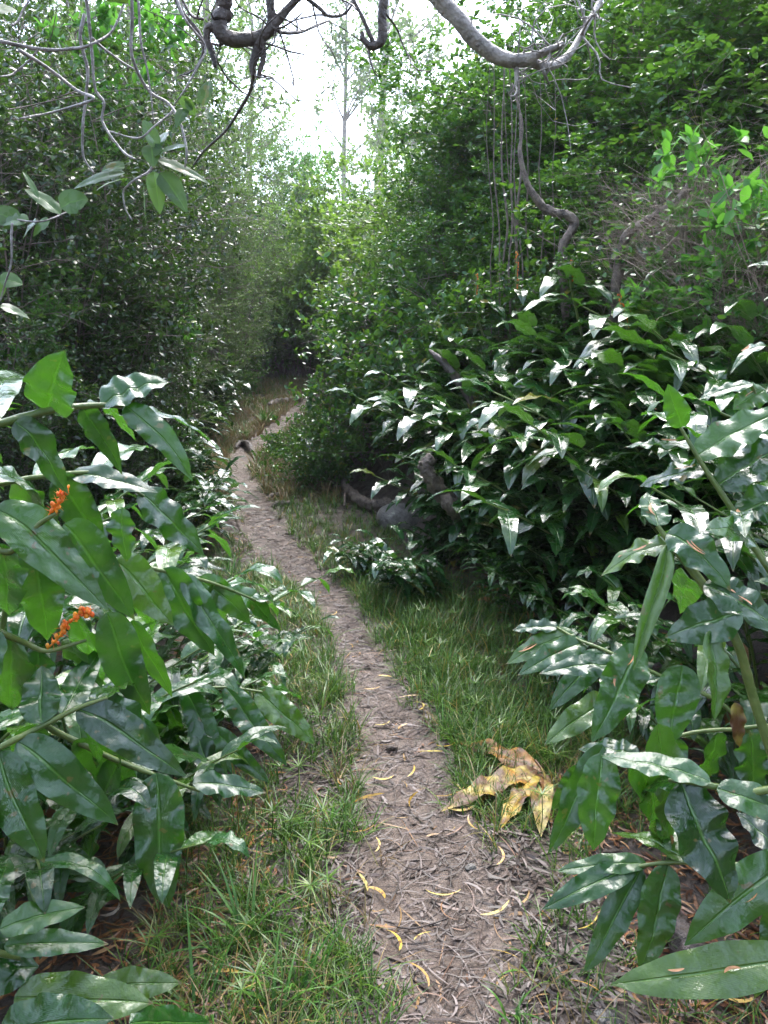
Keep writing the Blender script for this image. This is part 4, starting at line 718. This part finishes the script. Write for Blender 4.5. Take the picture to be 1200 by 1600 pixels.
gnarled('tree with a thick pale grey limb forking at the top right of the sky', (2.2, -1.2), T1, [
  ([np.array(T1), np.array([.7, .9, 3.7]), np.array([.1, 1.9, 3.6]), at(585,-150,2.5), at(635,-70,2.58)]+A(2.6, (680,-8), (715,30), (750,68), (785,90), (810,93), (835,88)), [.06,.05,.045,.04,.038,.036,.034,.032,.030,.028,.026]),
  (A(2.6, (832,88), (860,78), (880,68)), [.016,.015,.012]), (A(2.6, (825,92), (845,103,.05), (868,102,.1), (892,82,.15), (910,50,.2), (935,5,.3), (960,-40,.4)), [.020,.020,.018,.016,.013,.012,.011]),
  (A(2.6, (808,92), (807,115), (806,134)), [.011,.009,.006]), (A(2.6, (845,100), (852,118), (858,132,.02)), [.009,.006,.003]), (A(2.6, (905,60,.2), (925,25,.1), (940,30,0)), [.006,.005,.003])], 'bark_grey', (.2, 3.0))
T2 = (-1.2, .6, 3.1)
gnarled('tree with dark twisted limbs and stubs hanging over the left of the sky', (-2.3, -.8), T2, [
  ([np.array(T2), np.array([-.9, 1.6, 3.3]), np.array([-.55, 2.2, 3.0])]+A(2.4, (345,-20), (341,30), (350,58), (385,64), (412,55), (428,38), (450,12), (475,-15)), [.05,.045,.04,.034,.030,.028,.026,.024,.020,.014,.012]),
  (A(2.4, (350,52), (328,42), (324,60), (332,85), (336,105)), [.022,.018,.013,.011,.008]), (A(2.4, (346,30), (347,60), (344,72)), [.02,.014,.006]),
  (A(2.4, (405,58), (402,80), (394,100), (397,120)), [.02,.018,.015,.011]), (A(2.4, (408,62), (412,85), (406,110), (405,122)), [.014,.011,.009,.007]),
  (A(2.4, (397,115), (392,140,.05), (375,170,.1), (352,205,.2), (320,235,.3), (302,258,.4)), [.009,.007,.006,.0055,.005,.004]),
  (A(2.4, (425,40), (440,50,.1), (470,50,.2), (495,40,.3), (515,32,.35)), [.010,.008,.007,.005,.003]), (A(2.4, (420,45), (424,15), (418,-20)), [.014,.016,.018]),
  (A(2.4, (428,38), (455,12), (470,-10)), [.010,.008,.006]), (A(2.4, (470,-10,.4), (500,14,.4), (515,25,.4), (540,20,.4), (560,-10,.4)), [.010,.009,.007,.006,.005]),
  (A(2.5, (602,-15), (598,20), (597,60), (580,72), (568,62), (566,50)), [.018,.018,.019,.015,.011,.008]), (A(2.5, (585,70), (572,40), (560,15), (548,-10)), [.010,.008,.007,.006]),
  (A(2.5, (577,72), (577,90), (583,108), (590,120)), [.005,.004,.003,.002]), (A(2.5, (602,20), (620,45,.1), (632,75,.1), (650,98,.1)), [.005,.004,.003,.002]),
  (A(2.5, (270,-20), (285,20), (310,50), (318,75), (312,100)), [.012,.010,.009,.008,.005]), (A(2.5, (318,30), (300,25), (285,0)), [.006,.005,.004])], 'bark_dark', (-3.2, -.3))
# pale twigs with leathery leaves, close to the camera at the upper left
f = np.array([-1.9, .9, float(H(-1.9, .9))-.05]); root = empty('pale_twigged_sapling', f); tag(root, 'pale twigs with a few leathery leaves hanging in the upper left corner', 'tree')
T3 = np.array([-1.05, 1.1, 2.5]); Y = 1.35
V, F = limb([f, (f+T3)/2+[-.2, 0, 0], T3], [.035, .028, .018], 30, 9, .06, 9); mesh('trunk', V, F, M['palet'], root, loc=f)
tw = [[(100,-40),(130,-10),(140,50),(145,90),(150,140),(163,160),(160,190),(190,235),(212,250)],[(130,20),(125,60),(138,110),(135,150),(128,200),(130,245),(148,272)],[(205,-30),(207,40),(208,90),(232,140),(262,160),(280,190),(292,235),(290,262)],
      [(30,80),(80,110),(120,140),(145,155),(90,175),(30,185)],[(-30,60),(60,75),(110,75),(140,72),(175,50),(195,0)],[(20,40),(35,20),(50,-10)],[(272,165),(262,180),(240,200),(215,215),(170,205)],[(243,235),(235,265),(215,280),(200,290),(192,300),(195,325),(207,345)],
      [(-30,330),(0,335),(30,343),(70,345),(110,330)],[(270,-20),(290,30),(320,70),(310,100),(290,140),(272,165)],[(20,350),(15,420),(0,470)],[(145,60),(180,90),(215,110)],[(60,75),(30,110),(0,120)],[(215,0),(220,60),(230,110),(240,190)]]
for q, t_ in enumerate(tw):
    pts = [at(a, b, Y+.03*sin(a*.05+q)) for a, b in t_]
    r_ = .0030 if q < 5 else .0021; V, F = limb(pts, [r_, r_*.8, r_*.55], 40, 6, .1, q, .6); mesh('twig', V, F, M['palet'], root, loc=f)
for q, (a, b) in enumerate([((100,-40), T3), ((205,-30), T3), ((-30,60), T3), ((270,-20), T3), ((50,-10), T3), ((195,0), T3), ((-30,330), T3), ((215,0), T3)]):
    s = at(a[0], a[1], Y); V, F = limb([s, (s+b)/2+[0, 0, .1], b], [.004, .006, .008], 16, 6, .06, q); mesh('twig', V, F, M['palet'], root, loc=f)
M['leather'] = leafmat('leathery_leaf', [(0, G(.035,.07,.03)), (1, G(.06,.11,.045))], rough=.38, tr=.2, trcol=(.2,.4,.05), bump=.2, bscale=30, ginger=True)
rg = np.random.default_rng(77)
for (bx, by, tx, ty, wpx) in [(318,165,327,126,22),(305,180,275,150,14),(318,175,335,195,10),(245,232,222,188,24),(245,235,262,205,20),(240,245,292,228,14),(195,270,115,295,22),(195,262,158,268,18),(200,280,150,298,12),(245,250,328,288,18),(250,270,292,332,30),(240,268,250,335,24),(225,290,228,355,18),
      (95,325,138,312,38),(95,335,38,295,22),(78,345,52,370,22),(45,345,0,352,24),(55,350,36,375,30),(0,440,36,445,26),(0,480,46,498,20),(-20,470,10,432,26),(290,170,276,200,16),(236,225,240,262,26),(30,350,-20,330,30),(300,172,290,150,14),(60,310,35,268,8),(200,5,160,4,14),(-10,20,25,15,20)]:
    b_ = at(bx, by, Y); t_ = at(tx, ty, Y+rg.normal(0, .03)); u = np.linspace(0, 1, 10)[:, None]; c_ = (b_+t_)/2+[0, 0, .008]
    V, F, uv = leafsweep((1-u)**2*b_+2*u*(1-u)*c_+u*u*t_, nrm(np.array([rg.normal(0, .4), -.7, .7])), wpx/FPX*Y*1.25, rg, 6, fold=.25, ripple=.04); mesh('leaf', V, F, M['leather'], root, uv=uv, loc=f)

# ------------------------------------------------------------------ trunks, logs, stones
def trunk(name, label, cat, pts, rad, bark, side=(), grp=None, n=50):
    P = [np.array(p, float) for p in pts]; f = P[0].copy(); root = empty(name, f); tag(root, label, cat, grp)
    V, F = limb(P, rad, n, 14, .24, len(label or name), wob=.25); mesh('trunk' if cat == 'tree' else 'wood', V, F, M[bark], root, loc=f)
    for q, (pp, rr) in enumerate(side): V, F = limb(pp, rr, 24, 8, .1, q, .2); mesh('branch', V, F, M[bark], root, loc=f)
    return root
def foot(px, py, Y): p = at(px, py, Y); p[2] = H(p[0], p[1])-.05; return p
Y = 5.6
trunk('crooked_tree', 'crooked brown trunk bending through the right bank foliage', 'tree', [foot(900, 700, Y)]+A(Y, (885,520), (878,400), (885,375), (900,350), (885,335), (858,328), (838,310), (822,285), (812,240), (815,190), (800,130)), [.028,.028,.028,.027,.028,.028,.026,.021,.015,.009,.005], 'bark_brown', n=80)
Y = 5.2
trunk('leaning_tree', 'smooth grey branch slanting up right beside the bare twigs', 'tree', [foot(940, 650, Y)]+A(Y, (960,480), (975,380), (1000,352), (1030,330), (1062,310), (1100,250)), [.03,.03,.028,.026,.024,.022,.015], 'bark_brown', n=60)
for q, (px, r_, tx) in enumerate([(780,.014,772),(790,.02,784),(797,.018,800),(806,.022,812),(812,.014,806),(826,.013,822),(850,.012,846),(768,.010,760),(862,.01,868),(802,.012,790)]):
    Y = 6.3+.15*sin(q*3); o = trunk('upright_stem', None, 'stem', [foot(px, 600, Y)]+A(Y, (px,500), (px+5*sin(q*5),420), (px+4*sin(q),350), (tx+5*sin(q*3),270), (tx,200), (tx+6*sin(q*2),90)), [r_*.42, r_*.42, r_*.4, r_*.3, r_*.15], 'bark_brown', n=40)
    tag(o, f"thin upright brown stem in the right bank, {['second','third','fourth','sixth','seventh','eighth','ninth','first','tenth','fifth'][q]} from the left of its cluster", 'stem', 'thin upright stems in the right bank')
pt = lambda px, py, z=.03: ground(px, py)+np.array([0, 0, z])
trunk('broken_branch', 'curved broken branch stub standing out of the ginger behind the boulder', 'branch', [pt(722,830,0), at(715,800,4.9), at(695,775,4.85), at(672,745,4.8), at(664,730,4.8), at(678,716,4.8)], [.06,.055,.05,.045,.04,.035], 'bark_brown', [([at(668,735,4.8), at(660,726,4.78), at(655,722,4.76)], [.02,.015,.01])])
trunk('fallen_log', 'brown fallen log lying left of the grey boulder', 'log', [pt(615,800,.05), pt(580,800,.07), pt(548,785,.08), pt(538,768,.12)], [.055,.055,.05,.03], 'bark_brown', [([pt(548,785,.1), pt(540,790,.12), pt(538,800,.06)], [.02,.015,.008])])
trunk('slanting_trunk', 'dead brown trunk leaning across the dark middle of the bank', 'trunk', [foot(790,720,5.7), at(740,640,5.9), at(715,595,5.9), at(690,565,6.), at(672,548,6.1)], [.03,.03,.028,.026,.012], 'bark_dark')
trunk('tree_root', 'dark curved root lying across the far bend of the path', 'root', [pt(368,702,.0), pt(378,697,.05), pt(390,703,.05), pt(397,716,0)], [.03,.045,.04,.02], 'bark_dark')
trunk('fallen_log', 'grey log beside the path at its far bend', 'log', [pt(420,640,.06), pt(445,632,.07), pt(470,630,.05)], [.06,.07,.05], 'bark_dark')
trunk('fallen_log', 'dark wet log on the litter under the bottom right ginger', 'log', [pt(1130,1570,.03), pt(1090,1530,.04), pt(1060,1480,.05), pt(1030,1440,.02)], [.045,.045,.04,.02], 'bark_dark')
trunk('fallen_log', 'half buried dark log at the bottom right edge', 'log', [pt(960,1500,.0), pt(925,1440,.01), pt(905,1400,0)], [.02,.022,.012], 'bark_dark')
for q, (px, py, dx, lab) in enumerate([(432,780,22,'upper wooden step edge on the right side of the path'),(440,793,26,'lower wooden step edge on the right side of the path')]):
    trunk('wood_step', lab, 'wood step', [pt(px-dx*.6, py, .01), pt(px, py-2, .03), pt(px+dx*.6, py-1, .03)], [.02,.028,.02], 'bark_brown', grp='wooden step edges')
trunk('fallen_stick', 'straight tan stick lying on the right edge of the path', 'stick', [pt(772,1437,.012), pt(795,1439,.014), pt(822,1444,.012)], [.004,.004,.0035], 'bark_grey', n=12)
trunk('fallen_stick', 'thin curved dark stick lying across the muddy path', 'stick', [pt(610,1452,.012), pt(650,1456,.012), pt(700,1440,.012)], [.002,.0025,.002], 'bark_dark', n=14)
def rock(name, label, cat, pos, r, sq, mat, seed, parent=None):
    rg = np.random.default_rng(seed); a, b = np.meshgrid(np.linspace(0.02, pi-.02, 26), np.arange(40)*2*pi/40, indexing='ij')
    D = np.stack([np.sin(a)*np.cos(b), np.sin(a)*np.sin(b), np.cos(a)], -1).reshape(-1, 3); rad = np.ones(len(D))
    for _ in range(12):
        n_ = nrm(rg.normal(size=3)); rad = np.minimum(rad, rg.uniform(.62, .9)/np.maximum(D@n_, .05))
    rad = rad+.03*np.sin(D[:, 0]*9+seed)*np.sin(D[:, 1]*8)+.02*np.sin(D[:, 2]*21+D[:, 0]*17); V = D*rad[:, None]*np.array(sq)*r
    k_ = np.arange(25)[:, None]*40; s = np.arange(40)[None]; F = np.stack([k_+s, k_+40+s, k_+40+(s+1) % 40, k_+(s+1) % 40], -1).reshape(-1, 4)
    o = mesh(name, V, [F, np.arange(40)[None], np.arange(25*40, 26*40)[None][:, ::-1]], mat); o.location = pos; return tag(o, label, cat)
g = ground(632, 822); rock('boulder', 'rounded grey boulder with pale lichen patches right of the path', 'rock', g+[0, .05, .05], .21, (1.2,.9,.8), M['stone'], 3)
g = ground(945, 1596); rock('stone', 'dark wet stone at the bottom edge right of the path', 'rock', g+[0, 0, -.01], .05, (1.1,1,.7), barkmat('wet_stone', G(.03,.028,.028), G(.09,.085,.08), 14, .3, .6), 5)
for q, (px, py, r_, lab) in enumerate([(612,1170,.022,'clod of mud on the path above the yellow dying leaves'),(735,1358,.016,'small round seed pod on the right half of the path'),(440,1010,.02,'small stone in the grass left of the path'),(452,705,.05,'small stone at the far bend of the path')]):
    g = ground(px, py); rock('small_stone', lab, 'stone', g+[0, 0, .008], r_, (1.2,1,.6), M['mud'] if q == 0 else M['stone'], 20+q)

# ------------------------------------------------------------------ labels from landmarks
LM = [('the far bend of the path', 380, 700), ('the grey boulder', 635, 800), ('the crooked brown trunk', 870, 330), ('the upright brown stems', 795, 230), ('the slanting grey branch', 1020, 340), ('the bright sky gap', 480, 110), ('the end of the path', 500, 600),
      ('the yellow dying leaves', 790, 1225), ('the pale twigs', 150, 150), ('the broken branch stub', 690, 750), ('the orange seed spikes', 105, 870), ('the thick pale limb', 780, 70), ('the thick cut ginger stem', 1070, 880), ('the bottom edge of the path', 700, 1590), ('the round grass clump', 415, 660), ('the dark log', 1080, 1500), ('the fan of five dark leaves', 980, 1400), ('the rolled hanging leaf', 1010, 950), ('the tall pointed leaf', 1050, 640), ('the longest hanging leaf', 255, 1330), ('the bottom left corner leaves', 120, 1500), ('the leaves nearest the path', 440, 1130)]
buck = {}
for (o, desc, grp, px, py, dist) in PLACED:
    nm, lx, ly = min(LM, key=lambda l: (l[1]-px)**2+(l[2]-py)**2); dx, dy = px-lx, py-ly
    rel = ('right of' if dx > 0 else 'left of') if abs(dx) > abs(dy) else ('below' if dy > 0 else 'above'); buck.setdefault((desc, rel, nm), []).append((dx*dx+dy*dy, o))
ORD = ['', 'second ', 'third ', 'fourth ', 'fifth ', 'sixth ', 'seventh ', 'eighth ', 'ninth ', 'tenth ', 'eleventh ', 'twelfth ', 'thirteenth ', 'fourteenth ', 'fifteenth ', 'sixteenth ']+[w_+' ' for w_ in 'seventeenth eighteenth nineteenth twentieth twenty-first twenty-second twenty-third twenty-fourth twenty-fifth twenty-sixth twenty-seventh'.split()]
for (desc, rel, nm), L_ in buck.items():
    L_.sort(key=lambda a: a[0])
    for q, (_, o) in enumerate(L_):
        o['label'] = f"{desc} {rel} {nm}" if len(L_) == 1 else f"{desc} {rel} {nm}, {ORD[min(q, 26)]}{'nearest to it' if q == 0 else 'nearest'}"

# ------------------------------------------------------------------ haze
m, n, out = newmat('haze'); pv = nd(n, 'ShaderNodeVolumePrincipled'); pv.inputs['Density'].default_value = .0009; pv.inputs['Color'].default_value = (.95, .97, 1, 1); pv.inputs['Anisotropy'].default_value = .2
n.links.new(pv.outputs[0], out.inputs['Volume'])
a = 150.; z0, z1 = -4., 26.
V = [(sx*a, sy*a, z) for z in (z0, z1) for sx, sy in ((-1,-1), (1,-1), (1,1), (-1,1))]
hz = mesh('haze', V, np.array([[3,2,1,0],[4,5,6,7],[0,1,5,4],[1,2,6,5],[2,3,7,6],[3,0,4,7]]), m, smooth=False); tag(hz, 'pale damp air filling the valley', 'haze', kind='stuff')
